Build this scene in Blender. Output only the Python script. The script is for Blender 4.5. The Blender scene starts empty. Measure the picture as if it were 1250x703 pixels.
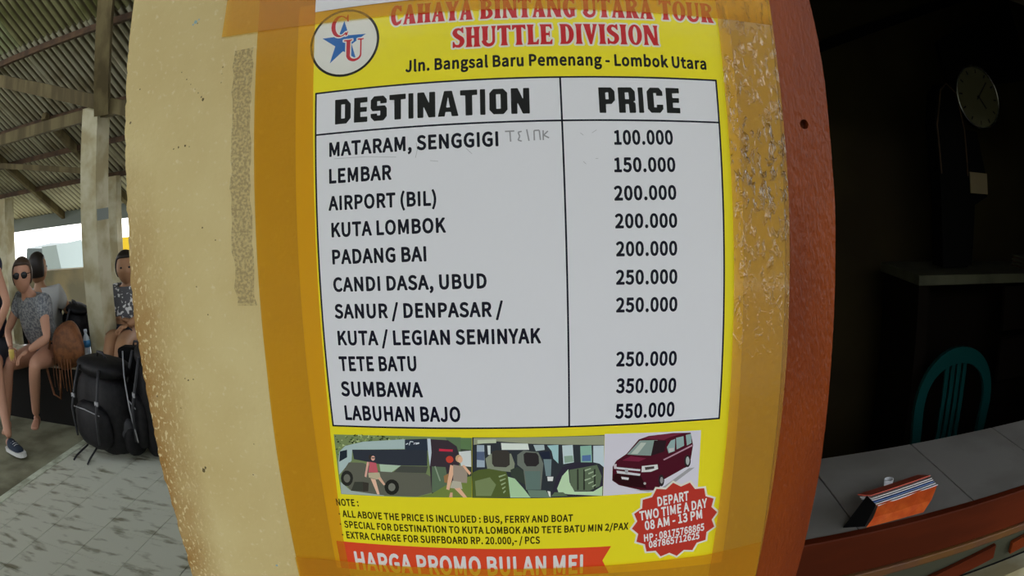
import bpy, bmesh, math, random, json
from math import pi, sin, cos, radians
from mathutils import Vector, Matrix
from mathutils.geometry import tessellate_polygon

SC = bpy.context.scene
COL = SC.collection

# ------------------------------------------------------------------ camera (wide action-camera lens with barrel distortion)
cam = bpy.data.cameras.new('camera')
cam.type = 'PANO'
cam.panorama_type = 'FISHEYE_LENS_POLYNOMIAL'
cam.sensor_fit = 'HORIZONTAL'
cam.sensor_width = 36.0
F_MM = 28.8
cam.fisheye_fov = pi
cam.fisheye_polynomial_k0 = 0.0
cam.fisheye_polynomial_k1 = -1.0 / F_MM
cam.fisheye_polynomial_k2 = 0.0
cam.fisheye_polynomial_k3 = -0.42785 / F_MM ** 3
cam.fisheye_polynomial_k4 = 0.0
cam.clip_start = 0.01
cam_ob = bpy.data.objects.new('camera', cam)
COL.objects.link(cam_ob)
R = ((0.99832357, 0.02415589, 0.05259799), (-0.03174758, 0.98837871, 0.14865941), (-0.04839573, -0.15008005, 0.98748865))
cam_ob.matrix_world = Matrix(((R[0][0], R[0][1], R[0][2], 0.16478), (-R[2][0], -R[2][1], -R[2][2], -0.54325), (R[1][0], R[1][1], R[1][2], 1.5), (0, 0, 0, 1)))
SC.camera = cam_ob

# ------------------------------------------------------------------ sky and exposure
world = bpy.data.worlds.new('sky')
SC.world = world
world.use_nodes = True
wn = world.node_tree
bg = wn.nodes['Background']
wtc = wn.nodes.new('ShaderNodeTexCoord'); wsep = wn.nodes.new('ShaderNodeSeparateXYZ'); wr = wn.nodes.new('ShaderNodeValToRGB')
wn.links.new(wtc.outputs['Generated'], wsep.inputs[0]); wn.links.new(wsep.outputs['Z'], wr.inputs[0]); wn.links.new(wr.outputs[0], bg.inputs[0])
wr.color_ramp.elements[0].position = 0.0; wr.color_ramp.elements[0].color = (1.0, 1.0, 1.0, 1)
wr.color_ramp.elements[1].position = 0.7; wr.color_ramp.elements[1].color = (0.80, 0.88, 1.0, 1)
bg.inputs[1].default_value = 1.0
SC.view_settings.view_transform = 'Standard'
SC.view_settings.look = 'None'
SC.view_settings.gamma = 1.0
SC.view_settings.use_curve_mapping = False
SC.view_settings.exposure = 1.75
sun = bpy.data.lights.new('sun', 'SUN'); sun.energy = 3.0; sun.angle = radians(3); sun.color = (1, .95, .86)
sun_ob = bpy.data.objects.new('sun', sun); COL.objects.link(sun_ob); sun_ob.rotation_euler = (radians((-28,20)[0]), 0, radians((-28,20)[1]))

# ------------------------------------------------------------------ helpers
def tag(o, label=None, cat=None, group=None, kind=None):
    if label: o['label'] = label
    if cat: o['category'] = cat
    if group: o['group'] = group
    if kind: o['kind'] = kind
    return o

def empty(name, loc, label, cat, group=None):
    o = bpy.data.objects.new(name, None); COL.objects.link(o); o.location = loc
    return tag(o, label, cat, group)

def link(name, me, parent=None, kind=None):
    o = bpy.data.objects.new(name, me); COL.objects.link(o)
    if parent is not None:
        o.parent = parent
        p = parent; off = Vector((0, 0, 0))
        while p is not None: off += Vector(p.location); p = p.parent
        o.location = -off
    if kind: o['kind'] = kind
    return o

def lin(h):
    v = [int(h[i:i+2], 16) / 255 for i in (0, 2, 4)]
    return [x / 12.92 if x < .04045 else ((x + .055) / 1.055) ** 2.4 for x in v]

MATS = {}
def mat(name, col, rough=.6, col2=None, scale=20, bump=0, bscale=60, metal=0, coat=0, trans=0, detail=4, thr=(.4, .6), spec=.35, stretch=None, emit=0):
    m = bpy.data.materials.new(name); m.use_nodes = True; MATS[name] = m
    nt = m.node_tree; b = nt.nodes['Principled BSDF']
    b.inputs['Base Color'].default_value = (*col, 1); b.inputs['Roughness'].default_value = rough; b.inputs['Metallic'].default_value = metal
    b.inputs['Coat Weight'].default_value = coat; b.inputs['Transmission Weight'].default_value = trans; b.inputs['Specular IOR Level'].default_value = spec
    geo = nt.nodes.new('ShaderNodeNewGeometry'); vec = geo.outputs['Position']
    if stretch:
        mp = nt.nodes.new('ShaderNodeMapping'); mp.inputs['Scale'].default_value = stretch; nt.links.new(vec, mp.inputs[0]); vec = mp.outputs[0]
    if col2:
        n = nt.nodes.new('ShaderNodeTexNoise'); n.inputs['Scale'].default_value = scale; n.inputs['Detail'].default_value = detail
        r = nt.nodes.new('ShaderNodeValToRGB'); r.color_ramp.elements[0].color = (*col, 1); r.color_ramp.elements[1].color = (*col2, 1)
        r.color_ramp.elements[0].position, r.color_ramp.elements[1].position = thr
        nt.links.new(vec, n.inputs[0]); nt.links.new(n.outputs[0], r.inputs[0]); nt.links.new(r.outputs[0], b.inputs['Base Color'])
    if bump:
        n = nt.nodes.new('ShaderNodeTexNoise'); n.inputs['Scale'].default_value = bscale; n.inputs['Detail'].default_value = 5
        bp = nt.nodes.new('ShaderNodeBump'); bp.inputs['Strength'].default_value = bump; bp.inputs['Distance'].default_value = .002
        nt.links.new(vec, n.inputs[0]); nt.links.new(n.outputs[0], bp.inputs['Height']); nt.links.new(bp.outputs[0], b.inputs['Normal'])
    return m

class MB:
    """collects simple solids into one mesh"""
    def __init__(s): s.bm = bmesh.new(); s.sl = {}; s.mi = 0; s.mats = []
    def use(s, m):
        if m not in s.mats: s.mats.append(m)
        s.mi = s.mats.index(m); return s
    def face(s, pts):
        f = s.bm.faces.new([s.bm.verts.new(p) for p in pts]); f.material_index = s.mi; return f
    def box(s, x0, x1, y0, y1, z0, z1, M=None):
        v = [Vector((x, y, z)) for z in (z0, z1) for y in (y0, y1) for x in (x0, x1)]
        if M is not None: v = [M @ p for p in v]
        v = [s.bm.verts.new(p) for p in v]
        for q in ((0, 2, 3, 1), (4, 5, 7, 6), (0, 1, 5, 4), (2, 6, 7, 3), (0, 4, 6, 2), (1, 3, 7, 5)):
            f = s.bm.faces.new([v[i] for i in q]); f.material_index = s.mi
        return s
    def beam(s, a, b, w, h):
        a = Vector(a); b = Vector(b); d = b - a; L = d.length; x = d.normalized()
        up = Vector((0, 0, 1)) if abs(x.z) < .95 else Vector((0, 1, 0))
        y = up.cross(x).normalized(); z = x.cross(y)
        M = Matrix((( x.x, y.x, z.x, a.x), (x.y, y.y, z.y, a.y), (x.z, y.z, z.z, a.z), (0, 0, 0, 1)))
        return s.box(0, L, -w/2, w/2, -h/2, h/2, M)
    def tube(s, pts, r, n=8, caps=True):
        P = [Vector(p) for p in pts]; rr = r if hasattr(r, '__len__') else [r] * len(P)
        rings = []; prev = None
        for i, p in enumerate(P):
            t = (P[min(i+1, len(P)-1)] - P[max(i-1, 0)]).normalized()
            if prev is None: u = t.orthogonal().normalized()
            else: u = (prev - t * prev.dot(t)).normalized()
            prev = u; w = t.cross(u)
            rings.append([s.bm.verts.new(p + (u * cos(2*pi*k/n) + w * sin(2*pi*k/n)) * rr[i]) for k in range(n)])
        for a, b in zip(rings, rings[1:]):
            for k in range(n):
                f = s.bm.faces.new((a[k], a[(k+1) % n], b[(k+1) % n], b[k])); f.smooth = True; f.material_index = s.mi
        if caps:
            for c in (rings[0][::-1], rings[-1]):
                f = s.bm.faces.new(c); f.material_index = s.mi
        return s
    def lathe(s, prof, c, n=20, axis='z'):
        c = Vector(c); rings = []
        for r, h in prof:
            ring = []
            for k in range(n):
                a = 2*pi*k/n
                v = Vector((r*cos(a), r*sin(a), h)) if axis == 'z' else Vector((r*cos(a), -h, r*sin(a)))
                ring.append(s.bm.verts.new(c + v))
            rings.append(ring)
        for a, b in zip(rings, rings[1:]):
            for k in range(n):
                f = s.bm.faces.new((a[k], a[(k+1) % n], b[(k+1) % n], b[k])); f.smooth = True; f.material_index = s.mi
        for rg in (rings[0][::-1], rings[-1]):
            f = s.bm.faces.new(rg); f.material_index = s.mi
        return s
    def ell(s, c, r, nu=14, nv=9, M=None, fn=None):
        c = Vector(c); rows = []
        for j in range(nv + 1):
            t = pi * j / nv; row = []
            for k in range(nu):
                a = 2*pi*k/nu; v = Vector((sin(t)*cos(a)*r[0], sin(t)*sin(a)*r[1], cos(t)*r[2]))
                if fn: v = fn(v)
                if M is not None: v = M @ v
                row.append(s.bm.verts.new(c + v))
            rows.append(row)
        for a, b in zip(rows, rows[1:]):
            for k in range(nu):
                f = s.bm.faces.new((a[k], b[k], b[(k+1) % nu], a[(k+1) % nu])); f.smooth = True; f.material_index = s.mi
        return s
    def prism(s, out, y0, y1, holes=()):
        """outline of (x, z) points extruded from y0 (front) to y1 (back)"""
        loops = [[Vector((x, z, 0)) for x, z in L] for L in (out, *holes)]
        flat = [p for L in loops for p in L]; tris = tessellate_polygon(loops)
        for y in (y0, y1):
            vs = [s.bm.verts.new((p.x, y, p.y)) for p in flat]
            for t in tris:
                try: f = s.bm.faces.new([vs[i] for i in t]); f.material_index = s.mi
                except ValueError: pass
        for L in loops:
            for a, b in zip(L, L[1:] + L[:1]): s.face([(a.x, y0, a.y), (b.x, y0, b.y), (b.x, y1, b.y), (a.x, y1, a.y)])
        return s
    def build(s, name, m=None, parent=None, kind=None, bevel=0, merge=False):
        if merge: bmesh.ops.remove_doubles(s.bm, verts=s.bm.verts, dist=1e-5)
        bmesh.ops.recalc_face_normals(s.bm, faces=s.bm.faces)
        me = bpy.data.meshes.new(name); s.bm.to_mesh(me); s.bm.free()
        for q in (s.mats if s.mats else [m]): me.materials.append(q)
        o = link(name, me, parent, kind)
        if bevel:
            b = o.modifiers.new('b', 'BEVEL'); b.width = bevel; b.segments = 2; b.limit_method = 'ANGLE'
        return o

def skin_mesh(chains, sub=2, root=0):
    """chains: list of [(point, radius), ...]; a chain's first point may repeat an earlier point to join it"""
    verts = []; rad = []; edges = []; idx = {}
    def vid(p, r):
        k = tuple(round(c, 4) for c in p)
        if k not in idx: idx[k] = len(verts); verts.append(k); rad.append(r)
        return idx[k]
    for ch in chains:
        ids = [vid(p, r) for p, r in ch]
        edges += [(a, b) for a, b in zip(ids, ids[1:])]
    me = bpy.data.meshes.new('sk'); me.from_pydata(verts, edges, [])
    o = bpy.data.objects.new('sk', me); COL.objects.link(o)
    md = o.modifiers.new('s', 'SKIN'); md.use_smooth_shade = True
    for i, v in enumerate(me.skin_vertices[0].data):
        r = rad[i]; v.radius = r if hasattr(r, '__len__') else (r, r); v.use_root = (i == root)
    if sub: s2 = o.modifiers.new('u', 'SUBSURF'); s2.levels = sub; s2.render_levels = sub
    dg = bpy.context.evaluated_depsgraph_get(); dg.update()
    res = bpy.data.meshes.new_from_object(o.evaluated_get(dg))
    bpy.data.objects.remove(o); bpy.data.meshes.remove(me)
    return res

def joined(name, meshes, m, parent, kind=None):
    bm = bmesh.new()
    for x in meshes: bm.from_mesh(x)
    for f in bm.faces: f.smooth = True; f.material_index = 0
    me = bpy.data.meshes.new(name); bm.to_mesh(me); bm.free(); me.materials.append(m)
    return link(name, me, parent, kind)

# ------------------------------------------------------------------ materials
plain = mat
M_tile_floor = mat('floor_tile', (.60, .61, .50), .34, (.20, .19, .12), 7, .15, 30, thr=(.54, .68), detail=10, stretch=(.8, 2.0, 1))
M_grout = mat('grout', (.045, .045, .035), .9)
M_concrete = mat('concrete', (.26, .26, .17), .75, (.13, .12, .07), 3, .4, 30, detail=8)
M_strip = mat('painted_strip', (.62, .66, .52), .5, (.32, .34, .24), 9)
M_white_post = mat('whitewash', (.50, .47, .33), .7, (.34, .29, .16), 5, .2, 40)
M_wood_old = mat('weathered_wood', (.15, .12, .055), .8, (.08, .06, .025), 9, .3, 60, stretch=(1, 1, .15))
M_wood_dark = mat('dark_wood', (.05, .028, .015), .8, (.09, .05, .025), 9, .3, 50)
M_iron = mat('corrugated_iron', (.56, .55, .42), .38, (.26, .20, .10), 3, .1, 30, thr=(.5, .75), spec=.9)
M_fibre = mat('green_fibre_sheet', (.38, .42, .24), .5, (.26, .30, .16), 6)
M_wall_ochre = mat('ochre_plaster', (.40, .32, .17), .85, (.26, .23, .14), 2.5, .3, 20)
M_skirt = mat('dark_skirting', (.010, .009, .008), .9, spec=.15)
M_ledge = mat('ledge_tile', (.42, .40, .34), .12, (.25, .2, .13), 6)
M_hut = mat('hut_grey', (.20, .23, .22), .8); M_hut2 = mat('hut_pale', (.45, .50, .48), .8)
M_yellow = mat('yellow_paint', (.75, .5, .02), .5)
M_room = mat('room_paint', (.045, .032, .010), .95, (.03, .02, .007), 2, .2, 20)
M_black = mat('black', (.003, .003, .003), .8, spec=.1)
M_ctile = mat('counter_tile', (.30, .29, .27), .5, (.24, .23, .21), 5, spec=.3)
M_redwood = mat('red_painted_wood', (.26, .045, .003), .33, (.19, .03, .004), 14, .9, 420, stretch=(1, 1, .35), spec=.3)
M_redbrown = mat('red_brown_wood', (.13, .022, .006), .5, (.08, .014, .004), 8, .3, 50, stretch=(.2, 1, 1), spec=.1)
M_mould = mat('moulding', (.17, .075, .02), .45, (.14, .06, .03), 12)
M_teal = mat('teal_plastic', (.003, .065, .062), .35)
M_chrome = mat('chrome', (.95, .95, .97), .3, metal=1)
M_face = mat('clock_face', (.15, .14, .085), .4)
M_ink = mat('ink', (.015, .015, .02), .5)
M_orange = mat('orange_cover', (.85, .16, .03), .35, (.70, .10, .02), 30, .2, 60)
M_red_cover = mat('red_cover', (.55, .09, .05), .4)
M_page = mat('page', (.78, .80, .85), .8); M_page_b = mat('blue_page', (.12, .22, .55), .7)
M_backpack = mat('black_nylon', (.005, .005, .006), .6, (.010, .009, .010), 30, .4, 150, spec=.2)
M_strap = mat('strap', (.03, .03, .034), .6)
M_buckle = mat('grey_trim', (.32, .32, .34), .4)
M_bag_brown = mat('brown_leather', (.22, .085, .03), .6, (.13, .05, .02), 25, .4, 60)
M_skin = mat('skin', (.50, .26, .17), .55); M_skin2 = mat('tanned_skin', (.36, .19, .10), .55)
M_hair = mat('dark_hair', (.02, .014, .01), .5, bump=.4, bscale=200)
M_hair2 = mat('brown_hair', (.05, .03, .018), .5, bump=.4, bscale=200)
M_tee = mat('grey_patterned_cloth', (.13, .14, .16), .9, (.28, .29, .30), 60, thr=(.45, .55))
M_tee_navy = mat('navy_cloth', (.02, .022, .045), .9); M_shorts = mat('dark_shorts', (.015, .018, .03), .9)
M_tee_pale = mat('pale_cloth', (.42, .42, .40), .9); M_tee_pat = mat('printed_cloth', (.10, .10, .11), .9, (.75, .75, .75), 30, thr=(.55, .62), detail=1)
M_glass_dark = mat('dark_lens', (.01, .01, .012), .1); M_rubber = mat('white_rubber', (.6, .6, .58), .6)
M_shoe = mat('navy_canvas', (.02, .03, .05), .85)
M_bottle = mat('clear_plastic', (.85, .92, .97), .08, trans=.55); M_blue = mat('blue_label', (.05, .22, .45), .4); M_cap = mat('cap', (.55, .6, .66), .4)
M_paper = mat('white_paper', (.80, .80, .84), .5, bump=.1, bscale=40)
M_beige = mat('beige_cloth', (.26, .20, .11), .9); M_desk = mat('desk_edge', (.10, .10, .06), .6, (.06, .06, .035), 5)
M_deskwood = mat('desk_wood', (.008, .005, .003), .8, spec=.1)
M_olive = mat('olive_board', (.06, .06, .035), .7)
M_cover_yellow = mat('yellow_card', (.65, .5, .12), .5)

# plaster of the pillar: cream paint, ochre and flaking towards its left arris
def plaster():
    m = bpy.data.materials.new('cream_plaster'); m.use_nodes = True; nt = m.node_tree; N = nt.nodes.new; L = nt.links.new
    b = nt.nodes['Principled BSDF']; b.inputs['Roughness'].default_value = .55; b.inputs['Specular IOR Level'].default_value = .35
    g = N('ShaderNodeNewGeometry'); sp = N('ShaderNodeSeparateXYZ'); L(g.outputs['Position'], sp.inputs[0])
    def noise(sc, det, st=None, dist=0):
        n = N('ShaderNodeTexNoise'); n.inputs['Scale'].default_value = sc; n.inputs['Detail'].default_value = det; n.inputs['Distortion'].default_value = dist
        if st:
            mp = N('ShaderNodeMapping'); mp.inputs['Scale'].default_value = st; L(g.outputs['Position'], mp.inputs[0]); L(mp.outputs[0], n.inputs[0])
        else: L(g.outputs['Position'], n.inputs[0])
        return n.outputs[0]
    def ramp(src, p0, p1, c0=(0, 0, 0), c1=(1, 1, 1)):
        r = N('ShaderNodeValToRGB'); r.color_ramp.elements[0].position = p0; r.color_ramp.elements[1].position = p1
        r.color_ramp.elements[0].color = (*c0, 1); r.color_ramp.elements[1].color = (*c1, 1); L(src, r.inputs[0]); return r.outputs[0]
    def mix(f, a, c):
        x = N('ShaderNodeMix'); x.data_type = 'RGBA'
        L(f, x.inputs[0])
        for i, v in ((6, a), (7, c)):
            if isinstance(v, tuple): x.inputs[i].default_value = (*v, 1)
            else: L(v, x.inputs[i])
        return x.outputs[2]
    def math_(op, a, c):
        x = N('ShaderNodeMath'); x.operation = op; x.use_clamp = False
        for i, v in enumerate((a, c)):
            if isinstance(v, (int, float)): x.inputs[i].default_value = v
            else: L(v, x.inputs[i])
        return x.outputs[0]
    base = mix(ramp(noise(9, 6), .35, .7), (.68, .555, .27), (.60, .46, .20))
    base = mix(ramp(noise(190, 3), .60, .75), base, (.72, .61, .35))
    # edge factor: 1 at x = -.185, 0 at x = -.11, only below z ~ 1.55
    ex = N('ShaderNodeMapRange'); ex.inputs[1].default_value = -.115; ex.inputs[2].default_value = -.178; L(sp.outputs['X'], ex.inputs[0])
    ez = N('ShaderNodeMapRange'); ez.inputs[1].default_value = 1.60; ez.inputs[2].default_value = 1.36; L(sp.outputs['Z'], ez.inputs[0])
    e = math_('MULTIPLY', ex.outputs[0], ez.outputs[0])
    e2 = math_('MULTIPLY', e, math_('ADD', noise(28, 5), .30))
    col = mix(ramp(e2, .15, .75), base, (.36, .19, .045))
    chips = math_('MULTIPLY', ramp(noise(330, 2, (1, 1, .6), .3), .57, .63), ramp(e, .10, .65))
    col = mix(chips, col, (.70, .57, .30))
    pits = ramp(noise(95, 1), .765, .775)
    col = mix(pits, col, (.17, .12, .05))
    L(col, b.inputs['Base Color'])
    h = math_('ADD', noise(35, 6), math_('MULTIPLY', noise(240, 3), math_('ADD', math_('MULTIPLY', e, 1.6), .25)))
    bp = N('ShaderNodeBump'); bp.inputs['Strength'].default_value = .8; bp.inputs['Distance'].default_value = .002; L(h, bp.inputs['Height']); L(bp.outputs[0], b.inputs['Normal'])
    return m
M_plaster = plaster()

def tape_material(name, tint, dif, wr, mixf=.22, glo=.3):
    m = bpy.data.materials.new(name); m.use_nodes = True; nt = m.node_tree; N = nt.nodes.new; L = nt.links.new
    nt.nodes.remove(nt.nodes['Principled BSDF']); out = nt.nodes['Material Output']
    t = N('ShaderNodeBsdfTransparent'); t.inputs[0].default_value = (*tint, 1)
    d = N('ShaderNodeBsdfDiffuse'); d.inputs[0].default_value = (*dif, 1)
    s = N('ShaderNodeBsdfGlossy'); s.inputs[0].default_value = (1, 1, 1, 1); s.inputs['Roughness'].default_value = .07 if wr > .5 else .16
    fr = N('ShaderNodeFresnel'); fr.inputs[0].default_value = 1.45; fg = N('ShaderNodeMath'); fg.operation = 'MULTIPLY'; L(fr.outputs[0], fg.inputs[0]); fg.inputs[1].default_value = glo
    a = N('ShaderNodeMixShader'); a.inputs[0].default_value = mixf; L(t.outputs[0], a.inputs[1]); L(d.outputs[0], a.inputs[2])
    c = N('ShaderNodeMixShader'); L(fg.outputs[0], c.inputs[0]); L(a.outputs[0], c.inputs[1]); L(s.outputs[0], c.inputs[2]); L(c.outputs[0], out.inputs[0])
    g = N('ShaderNodeNewGeometry'); mp = N('ShaderNodeMapping'); mp.inputs['Scale'].default_value = (1, 1, .45); L(g.outputs['Position'], mp.inputs[0])
    n = N('ShaderNodeTexNoise'); n.inputs['Scale'].default_value = 260 if wr > .5 else 150; n.inputs['Detail'].default_value = 3; n.inputs['Distortion'].default_value = .8; L(mp.outputs[0], n.inputs[0])
    n2 = N('ShaderNodeTexNoise'); n2.inputs['Scale'].default_value = 14; L(g.outputs['Position'], n2.inputs[0])
    r = N('ShaderNodeValToRGB'); r.color_ramp.elements[0].position = .40; r.color_ramp.elements[1].position = .60; L(n2.outputs[0], r.inputs[0])
    if wr > .5: r.color_ramp.elements[0].color = (.3, .3, .3, 1)
    mu = N('ShaderNodeMath'); mu.operation = 'MULTIPLY'; L(n.outputs[0], mu.inputs[0]); L(r.outputs[0], mu.inputs[1])
    if wr > .5:     # crinkled where it was pressed over the uneven joint, smoother further down
        rr = N('ShaderNodeValToRGB'); rr.color_ramp.elements[0].position = .52; rr.color_ramp.elements[1].position = .75; L(n.outputs[0], rr.inputs[0]); L(rr.outputs[0], mu.inputs[0])
        sp = N('ShaderNodeSeparateXYZ'); L(g.outputs['Position'], sp.inputs[0]); mz = N('ShaderNodeMapRange'); mz.inputs[1].default_value = 1.36; mz.inputs[2].default_value = 1.50; mz.inputs[3].default_value = .06
        L(sp.outputs['Z'], mz.inputs[0]); m2 = N('ShaderNodeMath'); m2.operation = 'MULTIPLY'; L(mu.outputs[0], m2.inputs[0]); L(mz.outputs[0], m2.inputs[1]); mu = m2
    bp = N('ShaderNodeBump'); bp.inputs['Strength'].default_value = wr; bp.inputs['Distance'].default_value = .0035 if wr > .5 else .0012; L(mu.outputs[0], bp.inputs['Height'])
    for q in (s, fr, d): L(bp.outputs[0], q.inputs['Normal'])
    return m
M_tape = tape_material('brown_parcel_tape', (1.0, .78, .14), (.72, .37, .035), .15, .36)
M_tape_wr = tape_material('wrinkled_parcel_tape', (1.0, .78, .14), (.72, .37, .035), 1.0, .36, 2.6)

def print_material():
    m = bpy.data.materials.new('printed_gloss'); m.use_nodes = True; nt = m.node_tree; N = nt.nodes.new; L = nt.links.new
    b = nt.nodes['Principled BSDF']; b.inputs['Roughness'].default_value = .17; b.inputs['Specular IOR Level'].default_value = .30
    a = N('ShaderNodeAttribute'); a.attribute_name = 'ink'; L(a.outputs['Color'], b.inputs['Base Color'])
    g = N('ShaderNodeNewGeometry'); n = N('ShaderNodeTexNoise'); n.inputs['Scale'].default_value = 16; n.inputs['Detail'].default_value = 3; L(g.outputs['Position'], n.inputs[0])
    n2 = N('ShaderNodeTexNoise'); n2.inputs['Scale'].default_value = 110; n2.inputs['Detail'].default_value = 2; L(g.outputs['Position'], n2.inputs[0])
    ad = N('ShaderNodeMath'); ad.operation = 'MULTIPLY_ADD'; ad.inputs[1].default_value = .12; L(n2.outputs[0], ad.inputs[0]); L(n.outputs[0], ad.inputs[2])
    bp = N('ShaderNodeBump'); bp.inputs['Strength'].default_value = .5; bp.inputs['Distance'].default_value = .002; L(ad.outputs[0], bp.inputs['Height']); L(bp.outputs[0], b.inputs['Normal'])
    return m
M_print = print_material()

# ------------------------------------------------------------------ structure
PZ = 1.419                        # height of the poster's datum line (baseline of its sixth row)
def mmx(p): return (p[0] / 1000, PZ + p[1] / 1000)
random.seed(4)
def arris(pts, lo, hi, amp):
    """edge line of (x, z) points, refined and slightly broken"""
    P = sorted([mmx(p) for p in pts], key=lambda p: p[1]); P = [(P[0][0], lo)] + P + [(P[-1][0], hi)]
    out = []
    for (xa, za), (xb, zb) in zip(P, P[1:]):
        n = max(1, int((zb - za) / .004)) if za > 1.1 and zb < 1.8 else 1
        for i in range(n): t = i / n; out.append((xa + (xb - xa) * t + (random.uniform(-amp, amp) if n > 1 else 0), za + (zb - za) * t))
    return out + [P[-1]]
PIL = [(-184.7, 215), (-182.9, 182.5), (-182.2, 151.9), (-180.3, 110.7), (-179.1, 76.2), (-178.1, 42), (-178.7, 8), (-178.9, -26.5), (-177.0, -47.5), (-175.4, -83), (-175.3, -120), (-175.2, -159), (-173.0, -180), (-172, -217), (-171.7, -266)]
edge = arris(PIL, 0.0, 2.95, .0009)
mb = MB(); mb.prism(edge + [(.3325, 2.95), (.3325, 0)], 0, .2)
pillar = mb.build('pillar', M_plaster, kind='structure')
FR = [(370.3, 216.6), (373, 182.3), (374.4, 149.3), (374.6, 117.3), (375.1, 86.2), (376.2, 55.5), (376, 25), (376.2, -62.3), (376.6, -102), (377, -151.2), (374.5, -225), (372.7, -255)]
fe = arris(FR, 0.0, 2.95, .00012)[::-1]
hole = [(.3525 + .0037 * cos(2*pi*k/20), PZ + .1146 + .0037 * sin(2*pi*k/20)) for k in range(20)]
hb = MB(); hb.prism([(.3327, 0), (.3327, 2.95)] + fe, -.0015, .0105, [hole]); hb.box(.3327, .3725, .0105, .14, 0, 2.95)
frame = hb.build('trim_1', M_redwood, kind='structure')

# floor: open yard, tiled walk, painted edge strip, concrete bay with the seats
MB().box(-60, 60, -60, 6.5, -.30, -.10).build('ground', mat('asphalt', (.42, .40, .35), .9, (.34, .32, .28), .8, .2, 10), kind='structure')
MB().box(-60, 60, 6.5, 60, -.30, -.10).build('ground_sand', mat('pale_sand', (.78, .76, .70), .9, (.70, .68, .62), .8, .2, 10), kind='structure')
# unseen wall added behind the photographer to darken reflections on poster and tape
MB().box(-22, 22, -10.5, -10, -.1, 3.7).build('wall_reflection_blocker', mat('blocker_wall', (.10, .11, .07), .9), kind='structure')
fl = MB().box(-2.80, 9, -9, 9, -.10, -.006).build('floor', M_grout, kind='structure')
fl2 = MB().box(-14, -2.865, -9, 9, -.10, -.02).build('floor_concrete', M_concrete, kind='structure')
st = MB()
tm = {}
PXW, PYW = .305, .333
for i in range(-4, 11):
    for j in range(-8, 8):
        x0 = -1.655 - PXW * (4 - i) + 4 * 0; x0 = -1.655 + (i - 3) * PXW; y0 = 1.735 + (j - 2) * PYW
        x1 = x0 + PXW
        if x0 < -2.80: x0 = -2.80
        if x1 - x0 < .05: continue
        w = round(x1 - x0, 3)
        if w not in tm:
            b = MB(); b.box(.0022, w - .0022, .0022, PYW - .0022, -.008, 0)
            me = bpy.data.meshes.new('tile'); b.bm.to_mesh(me); b.bm.free(); me.materials.append(M_tile_floor); tm[w] = me
        t = link('tile', tm[w], fl); t.location = (x0, y0, random.uniform(-.0003, .0003))
MB().box(-2.865, -2.80, -6, 3.62, -.02, .004).build('trim_2', M_strip, kind='structure')

# ledge along the back of the bay, tiled top
lg = MB().box(-8, 1.0, 3.50, 4.12, -.02, .405).build('ledge_base', M_skirt, kind='structure')
for i in range(20):
    for j in range(2):
        b = MB().box(-5.60 + i * .33, -5.60 + i * .33 + .326, 3.49 + j * .315, 3.49 + j * .315 + .311, .405, .42).build('tile', M_ledge, lg)
# posts
pst = MB().box(-3.03, -2.865, 3.76, 3.95, .42, 2.19).build('pillar_whitewashed', M_white_post, kind='structure'); 
MB().box(-2.867, -2.862, 3.77, 3.94, 1.38, 1.46).build('painted_band', M_hut, pst)
MB().beam((-2.79, 3.72, 2.12), (-2.63, 3.38, 2.93), .12, .12).build('post_top', M_wood_old, pst)
MB().box(-3.98, -3.87, 5.60, 5.71, 0, 1.74).build('pillar_slender', M_white_post, kind='structure')
MB().box(-6.2, -5.79, 5.60, 5.80, 0, 1.72).build('pillar_far', M_white_post, kind='structure')
# low wall at the back with dark skirting, its top open to the sky
MB().box(-12, 6, 6.0, 6.14, 0, .835).build('wall_back', M_wall_ochre, kind='structure')
MB().box(-12, 6, 5.97, 6.0, 0, .25).build('baseboard_back', M_skirt, kind='structure')

# roof over the bay: rafters, purlins and corrugated sheets as parts
def rz(y): return 1.36 + .5 * (6.5 - y)
roof = MB().box(-9.6, 3.5, 6.36, 6.52, 1.30, 1.46).build('ceiling', M_hut, kind='structure')
SHW = .84
def sheet_mesh(n_wave=11, L=3.35):
    b = MB(); seg = 6; n = n_wave * seg; c = cos(math.atan(.5)); s_ = sin(math.atan(.5))
    for dz in (0, .003):
        vs = [[b.bm.verts.new((SHW * i / n, yy * c, -yy * s_ + .017 * sin(2*pi*i/seg) + dz)) for i in range(n + 1)] for yy in (0, L)]
        for i in range(n):
            f = b.bm.faces.new((vs[0][i], vs[0][i+1], vs[1][i+1], vs[1][i])); f.smooth = True
    me = bpy.data.meshes.new('corrugated_sheet'); b.bm.to_mesh(me); b.bm.free(); return me
def paint_rib_shade(m):  # dark rib bands put the corrugation's light-and-shade contrast into the colour
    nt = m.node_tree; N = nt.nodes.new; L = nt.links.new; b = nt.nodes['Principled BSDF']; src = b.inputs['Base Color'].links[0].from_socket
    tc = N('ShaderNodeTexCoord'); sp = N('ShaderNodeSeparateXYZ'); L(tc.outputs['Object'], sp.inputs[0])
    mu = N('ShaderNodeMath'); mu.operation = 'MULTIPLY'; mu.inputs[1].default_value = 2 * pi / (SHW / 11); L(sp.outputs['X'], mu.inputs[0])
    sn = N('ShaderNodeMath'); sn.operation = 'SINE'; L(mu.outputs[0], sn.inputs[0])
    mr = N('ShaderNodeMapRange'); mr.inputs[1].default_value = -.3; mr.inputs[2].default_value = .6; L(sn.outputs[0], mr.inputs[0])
    mx = N('ShaderNodeMix'); mx.data_type = 'RGBA'; L(mr.outputs[0], mx.inputs[0]); L(src, mx.inputs[6]); mx.inputs[7].default_value = (.10, .085, .045, 1); L(mx.outputs[2], b.inputs['Base Color'])
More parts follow.
